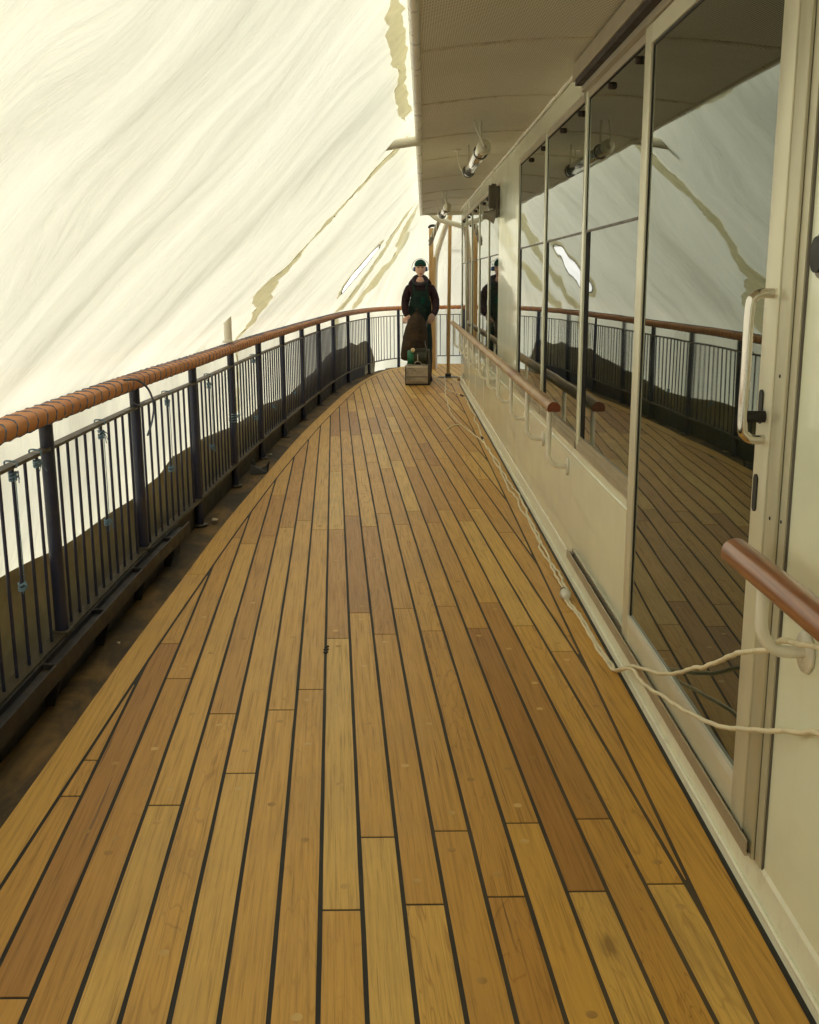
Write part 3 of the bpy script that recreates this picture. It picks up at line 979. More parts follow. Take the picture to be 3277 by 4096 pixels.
def film_disp(u, q, v):
    """creases of the taut film, plus the tent the stub pole pushes into it"""
    hgt = q.z - ZV0
    wr = noise.noise(Vector((u * 1.3 + .25 * hgt, hgt * .22, 1.7))) * .026 + noise.noise(Vector((u * 3.1 - .85 * hgt, hgt * .5, 5.2))) * .011
    rid = noise.noise(Vector((u * 2.1 + .5 * hgt, hgt * .3, 8.8)))
    wr += .012 * (1 - min(1, abs(rid) * 5)) + noise.noise(Vector((u * 8.5 + .9 * hgt, hgt * .9, 9.1))) * .0045
    zb = max(0, 1 - abs(q.z - 1.17) / .42)
    push = .20 * math.exp(-((q.y - 7.93) / .27) ** 2) * zb * (q.x < 0)
    return wr * min(1, (1 - v) * 8) * 1.4 + push
fv, ff, fuv = [], [], []
for i in range(len(pc)):
    for j in range(NV + 1):
        v = j / NV
        q, nrm = film_point(i, v)
        u = ulen[i]
        hgt = q.z - ZV0
        q = q + nrm * film_disp(u, q, v)
        fv.append(tuple(q)); fuv.append((u, hgt * 1.35))
    # the film is carried over the roof edge onto the roof
    T = tcv[i]
    fv.append((max(T.x + .35, .5) if T.y < 15 else T.x + .05, min(T.y, 15.3), 2.64)); fuv.append((ulen[i], 6))
W_ = NV + 2
SLIT = [(14.0, 1.915), (13.85, 1.70), (14.0, 1.48), (14.42, 1.335), (14.85, 1.325), (14.78, 1.47), (14.72, 1.70), (14.45, 1.92)]
def in_poly(y, z, poly):
    c = False
    for (ya, za), (yb, zb) in zip(poly, poly[1:] + poly[:1]):
        if (za > z) != (zb > z) and y < (yb - ya) * (z - za) / (zb - za) + ya:
            c = not c
    return c
for i in range(len(pc) - 1):
    for j in range(W_ - 1):
        f = (i * W_ + j, (i + 1) * W_ + j, (i + 1) * W_ + j + 1, i * W_ + j + 1)
        ff.append(f)
me = bpy.data.meshes.new('shrink_wrap_tent')
me.from_pydata(fv, [], ff)
me.materials.append(M['shrink_film'])
uvl = me.uv_layers.new(name='UVMap')
for poly in me.polygons:
    for l in poly.loop_indices:
        uvl.data[l].uv = fuv[me.loops[l].vertex_index]
me.polygons.foreach_set('use_smooth', [True] * len(me.polygons))
# cut the vent slit out of the film
bm = bmesh.new(); bm.from_mesh(me)
near = [f for f in bm.faces if 12.8 < f.calc_center_median().y < 15.6 and 1.1 < f.calc_center_median().z < 2.2 and f.calc_center_median().x < .3]
bmesh.ops.subdivide_edges(bm, edges=list({e for f in near for e in f.edges}), cuts=3, use_grid_fill=True)
kill = [f for f in bm.faces if f.calc_center_median().x < .3 and 13 < f.calc_center_median().y < 15.4 and in_poly(f.calc_center_median().y, f.calc_center_median().z, SLIT)]
bmesh.ops.delete(bm, geom=kill, context='FACES')
bm.to_mesh(me); bm.free()
tent = bpy.data.objects.new('shrink_wrap_tent', me)
COL.objects.link(tent)
tag(tent, 'white translucent shrink-wrap sheeting stretched from the roof edge down outside the railing', 'tent')

def film_at(y, z):
    """inner point of the film near station y at height z (port side)"""
    best = None
    for i in range(len(pc) - 1):
        if pc[i].y <= y <= pc[i + 1].y and pc[i].x < 0.2:
            lo, hi = 0.0, 1.0
            for _ in range(30):
                mm = (lo + hi) / 2
                if film_point(i, mm)[0].z < z: lo = mm
                else: hi = mm
            a = film_point(i, lo)[0]; b = film_point(i + 1, lo)[0]
            t = (y - a.y) / (b.y - a.y) if abs(b.y - a.y) > 1e-6 else 0
            u = ulen[i] + (ulen[i + 1] - ulen[i]) * t
            q = a.lerp(b, t); nr = film_point(i, lo)[1]
            return q + nr * film_disp(u, q, lo), nr
    return film_point(5, .5)

def tape_strip(path, width, name='seam_tape', rag=.25, off=.016, taper=1.0):
    """ragged tape along film points (y,z), laid just inside the film"""
    pts = catmull([(y, z, 0) for y, z in path], 18)
    mb = MB(); vs = []
    NC = 6
    for i, p in enumerate(pts):
        t = pts[min(i + 1, len(pts) - 1)] - pts[max(i - 1, 0)]; t.normalize()
        nn = Vector((-t.y, t.x, 0))
        f = i / (len(pts) - 1)
        wd = width * (1 + (taper - 1) * f)
        ws = [wd * (1 + rag * 1.6 * noise.noise(Vector((i * .09, s * 9, width * 50))) + rag * .6 * noise.noise(Vector((i * .41, s * 5, width * 31)))) for s in (-1, 1)]
        for c_ in range(NC + 1):
            k = 2 * c_ / NC - 1
            q = p + nn * (ws[0] if k < 0 else ws[1]) * k * .5
            c, nr = film_at(q.x, q.y)
            curl = .030 * max(0, noise.noise(Vector((i * .16, 4 * (k > 0), width * 17)))) * abs(k) ** 4
            wv = .010 * noise.noise(Vector((i * .3, k * 1.5, 3)))
            vs.append(c - nr * (off + wv + curl))
    mb.add(vs, [(i * (NC + 1) + k, i * (NC + 1) + k + 1, (i + 1) * (NC + 1) + k + 1, (i + 1) * (NC + 1) + k) for i in range(len(pts) - 1) for k in range(NC)], 0, True)
    o = mb.build(name, M['tape'])
    o.parent = tent
    return o
tape_strip([(7.95, 2.50), (7.80, 2.2), (7.70, 2.05), (7.66, 1.92), (7.75, 1.8), (7.9, 1.62), (8.15, 1.43), (8.65, 1.25), (9.0, 1.04), (9.05, .8), (9.0, .4)], .24, rag=.26, taper=.45)
tape_strip([(4.1, 2.51), (4.65, 2.495), (5.4, 2.50), (6.2, 2.48), (7.0, 2.51)], .062, rag=.5)
tape_strip([(14.9, 2.45), (15.4, 2.25), (15.9, 1.95), (16.0, 1.6), (16.1, 1.3), (15.9, 1.0), (15.9, .3)], .42, rag=.45)
tape_strip([(16.9, 2.45), (17.2, 2.2), (17.6, 1.9), (17.4, 1.6), (17.3, 1.3), (17.2, 1.05)], .40, rag=.4)
# rim of the vent slit
rim = MB()
loop = []
for p in catmull([(y, z, 0) for y, z in SLIT], 6, True):
    c, nr = film_at(p.x, p.y); loop.append(c - nr * .012)
rim.tube([q + Vector((0, 0, .006 * noise.noise(q * 9))) for q in loop], [.006 + .010 * max(0, noise.noise(q * 5)) for q in loop], 7, closed=True)
o = rim.build('vent_slit_rim', M['black_rubber']); o.parent = tent
rim = MB(); lo2 = []
for p in catmull([(y + (y - 14.3) * .35, z + (z - 1.63) * .22, 0) for y, z in SLIT], 6, True):
    c, nr = film_at(p.x, p.y); lo2.append(c - nr * .010)
vs = []
for a, b in zip(loop, lo2): vs += [a, b]
nL = len(loop)
rim.add(vs, [(2 * i, 2 * i + 1, 2 * ((i + 1) % nL) + 1, 2 * ((i + 1) % nL)) for i in range(nL)], 0, True)
o = rim.build('slit_tape', M['tape']); o.parent = tent
rim = MB(); rim.add(loop, [tuple(range(nL))])
o = rim.build('slit_bright_sheet', M['slit_bright_film']); o.parent = tent  # sheet added across the cut slit so the opening looks bright

# ------------------------------------------------------------------ dark tarpaulin outside the rail
TT = [(-6, .45), (-2, .42), (2.0, .47), (3.2, .45), (3.73, .43), (4.07, .41), (4.46, .37), (5.0, .36), (5.63, .35), (6.16, .37), (6.48, .43), (7.04, .41), (7.72, .39), (8.57, .33), (9.35, .33), (9.77, .35), (10.8, .29),
      (11.66, .26), (12.42, .31), (13.77, .36), (15.0, .46), (15.5, .50), (16.3, .46), (16.9, .52), (17.4, .45), (17.85, .5), (18.1, .46), (18.3, .2), (18.4, .0)]
tp = MB(); vs = []
tyy = [-6 + .12 * i for i in range(0, 204)]
for y in tyy:
    zt = interp(y, [q[0] for q in TT], [q[1] for q in TT]) + .012 * noise.noise(Vector((y * 2.5, 0, 4)))
    for k in range(7):
        w = k / 6
        z = -.35 + (zt + .35) * w
        c = Vector((post_x(y), y, z))
        i0 = min(range(len(post_c)), key=lambda q: abs(post_c[q].y - y))
        t = post_c[min(i0 + 1, len(post_c) - 1)] - post_c[max(i0 - 1, 0)]; t.normalize()
        nr = Vector((-t.y, t.x, 0))
        vs.append(c + nr * (.115 + .018 * noise.noise(Vector((y * 1.7, z * 2, 0))) + .02 * (1 - w)))
tp.add(vs, [(i * 7 + k, i * 7 + k + 1, (i + 1) * 7 + k + 1, (i + 1) * 7 + k) for i in range(len(tyy) - 1) for k in range(6)], 0, True)
tag(tp.build('tarpaulin', M['tarp']), 'drab brown-green tarpaulin with a wavy top edge hung outside the railing', 'tarpaulin')

# ------------------------------------------------------------------ railing
rail = empty('railing', (-1.36, 4, 0), 'navy steel ship railing with thin balusters under a padded brown handrail', 'railing')
def RL(mb, name, mats):
    return adopt(mb.build(name, mats), rail)
ZP = -.05
post_ys = [-5.0, -3.7, -2.4, -1.1, .15, 1.43, 2.70, 4.0, 5.33, 6.605, 7.927, 9.199, 10.507, 11.86, 13.265, 14.732, 16.143, 17.72]
post_pts = [Vector((post_x(y), y, 0)) for y in post_ys] + [Vector((-.06, 18.86, 0)), Vector((.60, 19.40, 0)), Vector((1.9, 19.47, 0)), Vector((3.1, 19.48, 0))]
for i, p in enumerate(post_pts):
    near = p.y < 5.6
    q = MB()
    r = .0265 if p.y < 18.9 else .034
    q.tube([(p.x, p.y, ZP), (p.x, p.y, 1.0)], r, 16)
    o = RL(q, 'post', M['navy_paint'])
    f = MB()
    if not near:
        f.lathe([(.0005, 0.012), (.05, .012), (.052, .0), (.0005, 0)], (p.x, p.y, ZP), n=14)
    else:
        f.bbox((p.x - .032, p.y - .04, .120), (p.x + .034, p.y + .04, .140), .003)
    o2 = f.build('base_flange', M['bar_paint']); o2.parent = o; o2.location = (0, 0, 0)
# bars and balusters follow the plan curve
sl_ = [0.0]
for a, b in zip(post_c, post_c[1:]): sl_.append(sl_[-1] + (b - a).length)
def on_curve(s):
    for i in range(len(sl_) - 1):
        if sl_[i] <= s <= sl_[i + 1]:
            t = (s - sl_[i]) / max(1e-9, sl_[i + 1] - sl_[i])
            return post_c[i].lerp(post_c[i + 1], t), (post_c[i + 1] - post_c[i]).normalized()
    return post_c[-1].copy(), (post_c[-1] - post_c[-2]).normalized()
def s_of(p):
    i = min(range(len(post_c)), key=lambda q: (post_c[q] - p).length)
    return sl_[i]
path = [on_curve(sl_[-1] * i / 260)[0] for i in range(261)]
q = MB(); q.sweep([(p.x, p.y, .872) for p in path], [(-.02, -.006), (.02, -.006), (.02, .006), (-.02, .006)], smooth=False)
RL(q, 'top_bar', M['bar_paint'])
q = MB(); q.sweep([(p.x, p.y, .125) for p in path], [(-.026, -.007), (.026, -.007), (.026, .007), (-.026, .007)], smooth=False)
RL(q, 'bottom_bar', M['bar_paint'])
q = MB(); q.sweep([(p.x - .008, p.y, 0) for p in path if p.y > 5.4 and p.y < 17.6], [(-.022, ZP - .02), (-.016, ZP - .02), (-.016, .115), (-.022, .115)], smooth=False)
RL(q, 'toe_plate', M['toe_plate'])
# near bays stand on an outside channel with tapered brackets
q = MB(); npth = [p for p in path if p.y < 6.0]
q.sweep([(p.x, p.y, .0) for p in npth], [(.026, .100), (.090, .100), (.090, .130), (.099, .130), (.099, .062), (.093, .062), (.093, .092), (.026, .092)], smooth=False)
q.sweep([(p.x, p.y, .0) for p in npth], [(.02, ZP - .02), (.034, ZP - .02), (.034, .121), (.02, .121)], smooth=False)
RL(q, 'channel', M['channel_paint'])
for y in (-2.5, -1.2, .1, 1.4, 2.35, 3.0, 3.66, 4.32, 4.98, 5.6):
    x = post_x(y)
    q = MB()
    pr_ = [(x + .03, .12), (x + .098, .12), (x + .098, .06), (x + .066, ZP + .005), (x + .03, ZP + .005)]
    q.add([(a, y - .006, b) for a, b in pr_] + [(a, y + .006, b) for a, b in pr_], [tuple(range(5)), tuple(range(5, 10))] + [(j, (j + 1) % 5, 5 + (j + 1) % 5, 5 + j) for j in range(5)])
    RL(q, 'bracket', M['channel_paint'])
ps = [s_of(p) for p in post_pts]
cands = []
for a, b in zip(ps, ps[1:]):
    nb = max(2, round((b - a) / .122))
    if b - a > 1.22 and pc: pass
    for k in range(1, nb):
        s = a + (b - a) * k / nb
        p, t = on_curve(s)
        cands.append(p)
cands.sort(key=lambda p: (0 if p.y > 2.2 else 1, p.y if p.y > 2.2 else -p.y))
far = MB()
bal_mesh = None
for i, p in enumerate(cands):
    if i < 100:
        if bal_mesh is None:
            q = MB(); q.tube([(0, 0, .13), (0, 0, .868)], .0068, 8)
            o = q.build('baluster', M['navy_paint']); bal_mesh = o.data
        else:
            o = bpy.data.objects.new('baluster', bal_mesh); COL.objects.link(o)
        o.parent = rail
        o.location = Vector((p.x, p.y, 0)) - rail.location
    else:
        far.tube([(p.x, p.y, .13), (p.x, p.y, .868)], .0068, 6, caps=False)
if far.v:
    tag(RL(far, 'balusters', M['navy_paint']), kind='stuff')
# padded handrail
hpath = []
for i in range(0, 661):
    s = sl_[-1] * i / 660
    p, t = on_curve(s)
    hpath.append(Vector((p.x, p.y, 1.004 + .003 * noise.noise(Vector((s * 2.2, 0, 0))))))
q = MB()
prof = []
for j in range(18):
    a = 2 * math.pi * j / 18
    ca_, sa_ = math.cos(a), math.sin(a)
    prof.append((.054 * math.copysign(abs(ca_) ** .62, ca_), .034 * math.copysign(abs(sa_) ** .62, sa_)))
n = len(prof); vs = []
for i, p in enumerate(hpath):
    t = hpath[min(i + 1, len(hpath) - 1)] - hpath[max(i - 1, 0)]; t.normalize()
    sd_ = t.cross(Vector((0, 0, 1))); sd_.normalize()
    s = sl_[-1] * i / 660
    ph = (s / .105) % 1.0
    squeeze = 1 - .040 * math.exp(-((ph - .5) / .13) ** 2) + .04 * noise.noise(Vector((s * 6, 1, 0)))
    for j, (a, h) in enumerate(prof):
        k = squeeze + .035 * noise.noise(Vector((s * 7, j * .7, 2)))
        vs.append(p + sd_ * a * k + Vector((0, 0, h * k)))
q.add(vs, [(i * n + j, i * n + (j + 1) % n, (i + 1) * n + (j + 1) % n, (i + 1) * n + j) for i in range(len(hpath) - 1) for j in range(n)], 0, True)
RL(q, 'padded_handrail', M['padding'])

# ------------------------------------------------------------------ twine
tw = MB(); pth = []
for i in range(0, 2500):
    s = i * .0105 + 2.0
    if s > sl_[-1] - .3: break
    p, t = on_curve(s)
    ph = 2 * math.pi * s / .105 + 2.6 * noise.noise(Vector((s * 1.3, 0, 7)))
    sd_ = t.cross(Vector((0, 0, 1)))
    ca_, sa_ = math.cos(ph), math.sin(ph)
    pth.append(Vector((p.x, p.y, 1.004)) + sd_ * .0545 * math.copysign(abs(ca_) ** .7, ca_) + Vector((0, 0, .0355 * math.copysign(abs(sa_) ** .7, sa_))))
tw.tube(pth, .0044, 5)
tag(tw.build('twine', M['twine']), 'blue twine wound in a long spiral round the padded brown handrail', 'twine')
def knot(name, p, top_z, low_z, seed, label, wrap_r=.012, pale=True):
    """a tied length of twine: loops round a baluster/bar, a hanging line and frayed ends"""
    rr = random.Random(seed)
    mb = MB()
    x, y = p
    for z in (top_z, low_z) if low_z is not None else (top_z,):
        for k in range(3):
            zz = z - .011 * k + rr.uniform(-.004, .004)
            mb.tube([(x + wrap_r * math.cos(a * .7854), y + wrap_r * math.sin(a * .7854), zz + .004 * math.sin(a * 2)) for a in range(8)], .0042, 5, closed=True)
        for k in range(4):
            e = Vector((x + rr.uniform(.0, .03), y + rr.uniform(-.035, .035), z - rr.uniform(-.01, .05)))
            mid = Vector((x + .015, y + rr.uniform(-.018, .018), z + rr.uniform(-.01, .012)))
            mb.tube(catmull([(x + .008, y, z - .01), mid, e], 4), .0022, 4)
    if low_z is not None:
        mb.tube(catmull([(x + .014, y - .012, top_z), (x + .02, y - .03, (top_z + low_z) / 2), (x + .014, y - .012, low_z)], 6), .0019, 5)
    if top_z > .8:
        mb.tube(catmull([(x + .026, y - .03, .868), (x + .024, y - .02, .885), (x - .026, y + .01, .885), (x - .026, y + .015, .86), (x + .01, y, top_z)], 5), .0036, 5)
    o = mb.build(name, M['twine_pale'] if pale else M['twine'])
    return tag(o, label, 'twine', 'twine ties hanging on the railing')
def near_bal(y):
    q = min(cands, key=lambda c: abs(c.y - y))
    return (q.x, q.y)
KN = [(3.62, .84, .44, 'pale blue twine tie on the nearest bay, low knot at the edge of the photo'), (3.85, .845, None, 'short frayed twine knot just aft of the nearest post in view'),
      (4.75, .83, .42, 'twine tie halfway along the bay between the first and second posts'), (5.95, .83, .45, 'twine tie with a lower knot in the bay beyond the second post'),
      (7.05, .82, .40, 'twine tie in the bay just before the post with the white pole'), (8.9, .84, None, 'small pale twine knot beyond the white pole'), (8.95, .36, None, 'low twine knot on a baluster just past the white pole'),
      (9.9, .34, None, 'twine knot at the tarpaulin edge five posts away'), (11.3, .33, None, 'far low twine knot where the tarpaulin rises')]
for i, (y, zt, zl, lab) in enumerate(KN):
    knot('twine_tie', near_bal(y), zt, zl, 20 + i, lab)
mb = MB()                                                                     # loose loop hanging off the rail at the second post
mb.tube(catmull([(-1.31, 4.95, 1.045), (-1.285, 5.1, 1.03), (-1.27, 5.25, .97), (-1.275, 5.36, .88), (-1.28, 5.33, .80), (-1.285, 5.24, .74)], 8), .0055, 6)
mb.tube(catmull([(-1.30, 5.0, .965), (-1.30, 5.08, .92), (-1.305, 5.2, .90), (-1.31, 5.32, .90)], 6), .0035, 5)
tag(mb.build('twine_tie', M['twine']), 'loose end of thick twine looping down at the second post', 'twine', 'twine ties hanging on the railing')
mb = MB()
for k in range(4):
    x, y = post_x(7.927), 7.927
    mb.tube([(x + .030 * math.cos(a * .5236), y + .030 * math.sin(a * .5236), .46 + .014 * k + .008 * math.sin(a * .5236 + k)) for a in range(12)], .004, 5, closed=True)
mb.tube(catmull([(x + .03, y + .01, .48), (x + .03, y + .09, .50), (x + .03, y + .16, .48)], 5), .004, 5)
tag(mb.build('twine_tie', M['twine_pale']), 'four turns of pale twine round the post under the white pole', 'twine', 'twine ties hanging on the railing')

# scraps on the steel waterway
def scrap(name, x, y, w, seed, label, mat='paper_scrap', cat='scrap'):
    rr = random.Random(seed); mb = MB()
    n = 7
    pts = [(x + w * rr.uniform(.5, 1) * math.cos(2 * math.pi * j / n), y + 1.6 * w * rr.uniform(.5, 1) * math.sin(2 * math.pi * j / n)) for j in range(n)]
    top = [(a, b, -.036 + rr.uniform(0, .014)) for a, b in pts]; bot = [(a, b, c - .003) for a, b, c in top]
    mb.add(top + bot, [tuple(range(n)), tuple(range(n, 2 * n))[::-1]] + [(j, (j + 1) % n, n + (j + 1) % n, n + j) for j in range(n)])
    return tag(mb.build(name, M[mat]), label, cat)
scrap('paper_scrap', -1.235, 6.70, .035, 3, 'crumpled pale paper scrap at the foot of the third post')
scrap('paper_scrap', -1.20, 9.32, .03, 5, 'small pale scrap by the foot of a far post')
scrap('paper_scrap', -1.24, 4.32, .012, 8, 'tiny pale chip lying on the rusty waterway in the foreground')
mb = MB()
mb.add([(-1.24, 8.38, -.04), (-1.10, 8.42, -.04), (-1.09, 8.46, .06), (-1.12, 8.46, .015), (-1.16, 8.45, .0), (-1.20, 8.45, .02), (-1.235, 8.45, .085), (-1.245, 8.42, .03),
        (-1.24, 8.39, -.044), (-1.10, 8.43, -.044), (-1.09, 8.468, .06), (-1.12, 8.468, .015), (-1.16, 8.458, .0), (-1.20, 8.458, .02), (-1.235, 8.458, .085), (-1.245, 8.428, .03)],
       [(0, 1, 2, 3, 4, 5, 6, 7), (8, 9, 10, 11, 12, 13, 14, 15)] + [(j, (j + 1) % 8, 8 + (j + 1) % 8, 8 + j) for j in range(8)])
tag(mb.build('rubber_scrap', M['black_rubber']), 'torn black rubber scrap with pointed corners lying on the waterway', 'scrap')

# ------------------------------------------------------------------ grab rails on the deckhouse wall
def grab_rail(name, y0, y1, z, brs, drop, mat, label, endmat):
    e = empty(name, (.76, (y0 + y1) / 2, z), label, 'handrail')
    prof = []
    for j in range(13):
        a = math.pi * j / 12
        prof.append((.0325 * math.cos(a), .006 + .031 * math.sin(a)))
    prof += [(-.0325, -.006), (-.028, -.012), (.028, -.012), (.0325, -.006)]
    mb = MB()
    npt = 24
    mb.sweep([(.757, y0 + (y1 - y0) * i / npt, z) for i in range(npt + 1)], prof, caps=False)
    adopt(mb.build('rail', mat), e)
    mb = MB()
    mb.sweep([(.757, y0 - .004, z), (.757, y0 + .001, z)], prof, smooth=False); mb.sweep([(.757, y1 - .001, z), (.757, y1 + .004, z)], prof, smooth=False)
    adopt(mb.build('rail_end', endmat), e)
    for y in brs:
        mb = MB()
        zb = z - drop
        pts = [(.757, y, z - .010), (.757, y, zb + .07)] + [(.757 + .06 * (1 - math.cos(a)), y, zb + .07 - .07 * math.sin(a)) for a in [math.pi / 2 * k / 6 for k in range(1, 7)]] + [(WX - .001, y, zb)]
        mb.tube(pts, .0135, 12)
        o = adopt(mb.build('bracket', M['white_pipe']), e)
        fl = MB(); fl.lathe([(.0005, -.007), (.045, -.007), (.048, 0), (.0005, 0)], (WX - .0015, y, zb), (1, 0, 0), 16)
        o2 = fl.build('flange', M['white_pipe']); o2.parent = o; o2.location = (0, 0, 0)
    return e
brA = [5.363, 6.33, 7.27, 8.31, 9.3, 10.3, 11.2, 12.05, 12.9, 13.85, 15.25]
grab_rail('handrail', 5.21, 15.8, .862, brA, .315, M['worn_rail_wood'], 'long worn wooden handrail on white bent brackets under the windows', M['end_grain'])
grab_rail('handrail', -1.2, 2.30, .885, [.2, 2.107], .165, M['varnished_wood'], 'dark varnished wooden handrail beside the sliding door with a cable over its bracket', M['varnished_wood'])

for z_, y_ in ((1.285, 2.336), (.96, 2.336), (.962, 2.29)):
    mb = MB(); mb.lathe([(.0005, -.0015), (.0035, -.0015), (.0045, .0)], (.8425 if y_ > 2.3 else .852, y_, z_), (1, 0, 0), 8)
    H(mb, 'screw', M['black_rubber'])

# oval push button on the wall
e = empty('wall_button', (WX, 2.20, 1.545), 'black oval switch in a pale surround on the wall aft of the door', 'switch')
mb = MB()
def oval(mb, x0, x1, cy, cz, ry_, rz_, n=24):
    vs = [(x1, cy + ry_ * math.cos(2 * math.pi * j / n), cz + rz_ * math.copysign(abs(math.sin(2 * math.pi * j / n)) ** .7, math.sin(2 * math.pi * j / n))) for j in range(n)]
    vs += [(x0,) + v[1:] for v in vs]
    mb.add(vs, [tuple(range(n)), tuple(range(n, 2 * n))] + [(j, (j + 1) % n, n + (j + 1) % n, n + j) for j in range(n)])
oval(mb, WX - .022, WX + .002, 2.172, 1.545, .030, .036); adopt(mb.build('cover', M['black_rubber']), e)
mb = MB(); oval(mb, WX - .010, WX + .002, 2.172, 1.545, .040, .048); adopt(mb.build('surround', M['grey_plastic']), e)

# ------------------------------------------------------------------ lamps under the ceiling
mt, nt, bs, out = new_mat('lamp_tube')
bs.inputs['Base Color'].default_value = (.62, .58, .46, 1); bs.inputs['Roughness'].default_value = .12; bs.inputs['Specular IOR Level'].default_value = .8
bs.inputs['Coat Weight'].default_value = 1.0
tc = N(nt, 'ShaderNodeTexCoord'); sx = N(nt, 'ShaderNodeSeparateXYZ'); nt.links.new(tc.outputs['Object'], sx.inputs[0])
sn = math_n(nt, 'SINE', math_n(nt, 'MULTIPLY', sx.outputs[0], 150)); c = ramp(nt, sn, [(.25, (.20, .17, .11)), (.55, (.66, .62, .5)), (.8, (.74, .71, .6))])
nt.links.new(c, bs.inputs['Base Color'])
M['lamp_tube'] = mt
def tube_lamp(y0, y1, x, z, label):
    e = empty('tube_lamp', (x, (y0 + y1) / 2, z), label, 'lamp', 'tube lamps under the overhang')
    L_ = y1 - y0
    h = L_ / 2
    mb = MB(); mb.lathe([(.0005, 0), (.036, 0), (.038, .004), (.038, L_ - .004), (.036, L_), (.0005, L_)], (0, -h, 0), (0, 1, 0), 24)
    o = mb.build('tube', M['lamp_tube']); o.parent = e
    for q in (.26, L_ - .05):
        mb = MB(); mb.lathe([(.0385, -.012), (.046, -.012), (.048, 0), (.046, .012), (.0385, .012)], (0, -h + q, 0), (0, 1, 0), 24)
        o = mb.build('clamp_ring', M['steel']); o.parent = e
        mb = MB(); mb.lathe([(.0385, -.002), (.0445, -.002), (.0445, .0), (.0385, .0)], (0, -h + q - .013, 0), (0, 1, 0), 24)
        o = mb.build('ring_gasket', M['black_rubber']); o.parent = e
    mb = MB(); mb.tube(catmull([(-.046, h - .05, .0), (-.062, h + .06, .06), (-.072, h + .20, 2.452 - z)], 5), .006, 8); mb.bbox((-.105, h + .17, 2.440 - z), (-.045, h + .23, 2.452 - z), .003)
    o = mb.build('hanger', M['white_pipe']); o.parent = e
    for q in (-h + .26, h - .05):
        mb = MB(); mb.tube([(.0, q, .046), (.0, q, 2.452 - z)], .007, 8)
        o = mb.build('mounting_stud', M['panel_edge']); o.parent = e
    mb = MB(); mb.lathe([(.0005, -.02), (.034, -.02), (.042, -.010), (.044, .01), (.044, .03), (.0385, .03)], (0, -h, 0), (0, 1, 0), 24)
    o = mb.build('end_cap', M['aluminium_light']); o.parent = e
    mb = MB(); mb.tube(catmull([(.0, -h - .02, -.006), (-.004, -h - .05, .004), (-.020, -h + .02, .06), (-.034, -h + .14, .12), (-.040, -h + .24, 2.456 - z)], 7), .0065, 8)
    mb.lathe([(.014, -.016), (.016, 0), (.010, .016)], (0, -h - .024, -.006), (0, 1, 0), 12)
    o = mb.build('supply_cable', M['white_pipe']); o.parent = e
    return e
tube_lamp(6.55, 8.05, .495, 2.268, 'nearest of the glass tube lamps hung lengthwise under the ceiling')
tube_lamp(11.7, 13.2, .50, 2.262, 'middle glass tube lamp far along the ceiling')
# thin drop pipe into the loudspeaker
# ------------------------------------------------------------------ loudspeaker
e = empty('horn_loudspeaker', (.82, 9.48, 2.15), 'grey horn loudspeaker with its box bolted to the wall between the windows', 'loudspeaker')
mb = MB()
mb.lathe([(.0005, -.012), (.030, -.012), (.036, 0), (.034, .012), (.036, .03), (.050, .065), (.062, .085), (.066, .092), (.058, .090), (.0005, .05)], (.722, 9.45, 2.045), (1, .10, -.10), 24)
adopt(mb.build('horn', M['grey_plastic']), e)
mb = MB(); mb.bbox((.765, 9.42, 2.10), (.852, 9.52, 2.285), .006); mb.bbox((.757, 9.40, 2.11), (.777, 9.44, 2.29), .004); mb.bbox((.784, 9.43, 2.285), (.825, 9.49, 2.305), .004); adopt(mb.build('driver_box', M['dark_grey']), e)
mb = MB(); mb.bbox((.822, 9.40, 2.02), (.842, 9.47, 2.19), .003); mb.bbox((.84, 9.45, 2.03), (.852, 9.53, 2.20), .003); adopt(mb.build('yoke', M['dark_grey']), e)
for z in (2.12, 2.27):
    mb = MB(); mb.bbox((.85, 9.47, z - .012), (WX - .004, 9.56, z + .012), .003); adopt(mb.build('wall_bolt', M['aluminium']), e)
mb = MB(); mb.tube([(.805, 9.46, 2.30), (.803, 9.46, 2.44)], .007, 8); adopt(mb.build('drop_pipe', M['white_pipe']), e)

# ------------------------------------------------------------------ pipes and timbers at the bow
mb = MB(); mb.tube(catmull([(edge_x(7.5) + .02, 7.50, 2.425), (-.06, 7.40, 2.385), (-.215, 7.35, 2.345)], 8), .032, 16)
tag(mb.build('roof_strut', M['white_pipe']), 'white pipe sticking out from the roof edge into the sheeting', 'pipe')
mb = MB(); mb.tube([(-1.300, 7.93, 1.045), (-1.300, 7.93, 1.20), (-1.302, 7.93, 1.30)], .030, 16)
mb.lathe([(.030, .0), (.045, 0), (.045, .012), (.030, .014)], (-1.300, 7.93, 1.047), n=16)
tag(mb.build('pole', M['white_pipe']), 'white stub pole standing on the padded handrail under the sheeting', 'pole')
mb = MB(); mb.tube(catmull([(.36, 16.05, 2.50), (.45, 16.05, 2.44), (.55, 16.05, 2.37), (.75, 16.05, 2.31), (.95, 16.05, 2.255), (1.3, 16.05, 2.16)], 6), .038, 16)
tag(mb.build('cross_pipe', M['white_pipe']), 'white curved pipe crossing under the end of the ceiling at the bow', 'pipe')
mb = MB(); mb.tube(catmull([(.82, 16.9, 2.60), (.74, 17.2, 2.40), (.66, 17.6, 2.15), (.60, 17.9, 1.93), (.572, 18.05, 1.72), (.565, 18.1, 1.3), (.565, 18.1, .6), (.565, 18.1, 0)], 6), .043, 16)
tag(mb.build('bent_pipe', M['white_pipe']), 'white bent pipe leading down to the bow deck behind the man', 'pipe')
mb = MB(); mb.tube([(.74, 18.7, 2.08), (1.5, 18.75, 2.08)], .022, 10)
tag(mb.build('rod', M['grey_plastic']), 'thin grey horizontal rod behind the timber prop at the bow', 'rod')
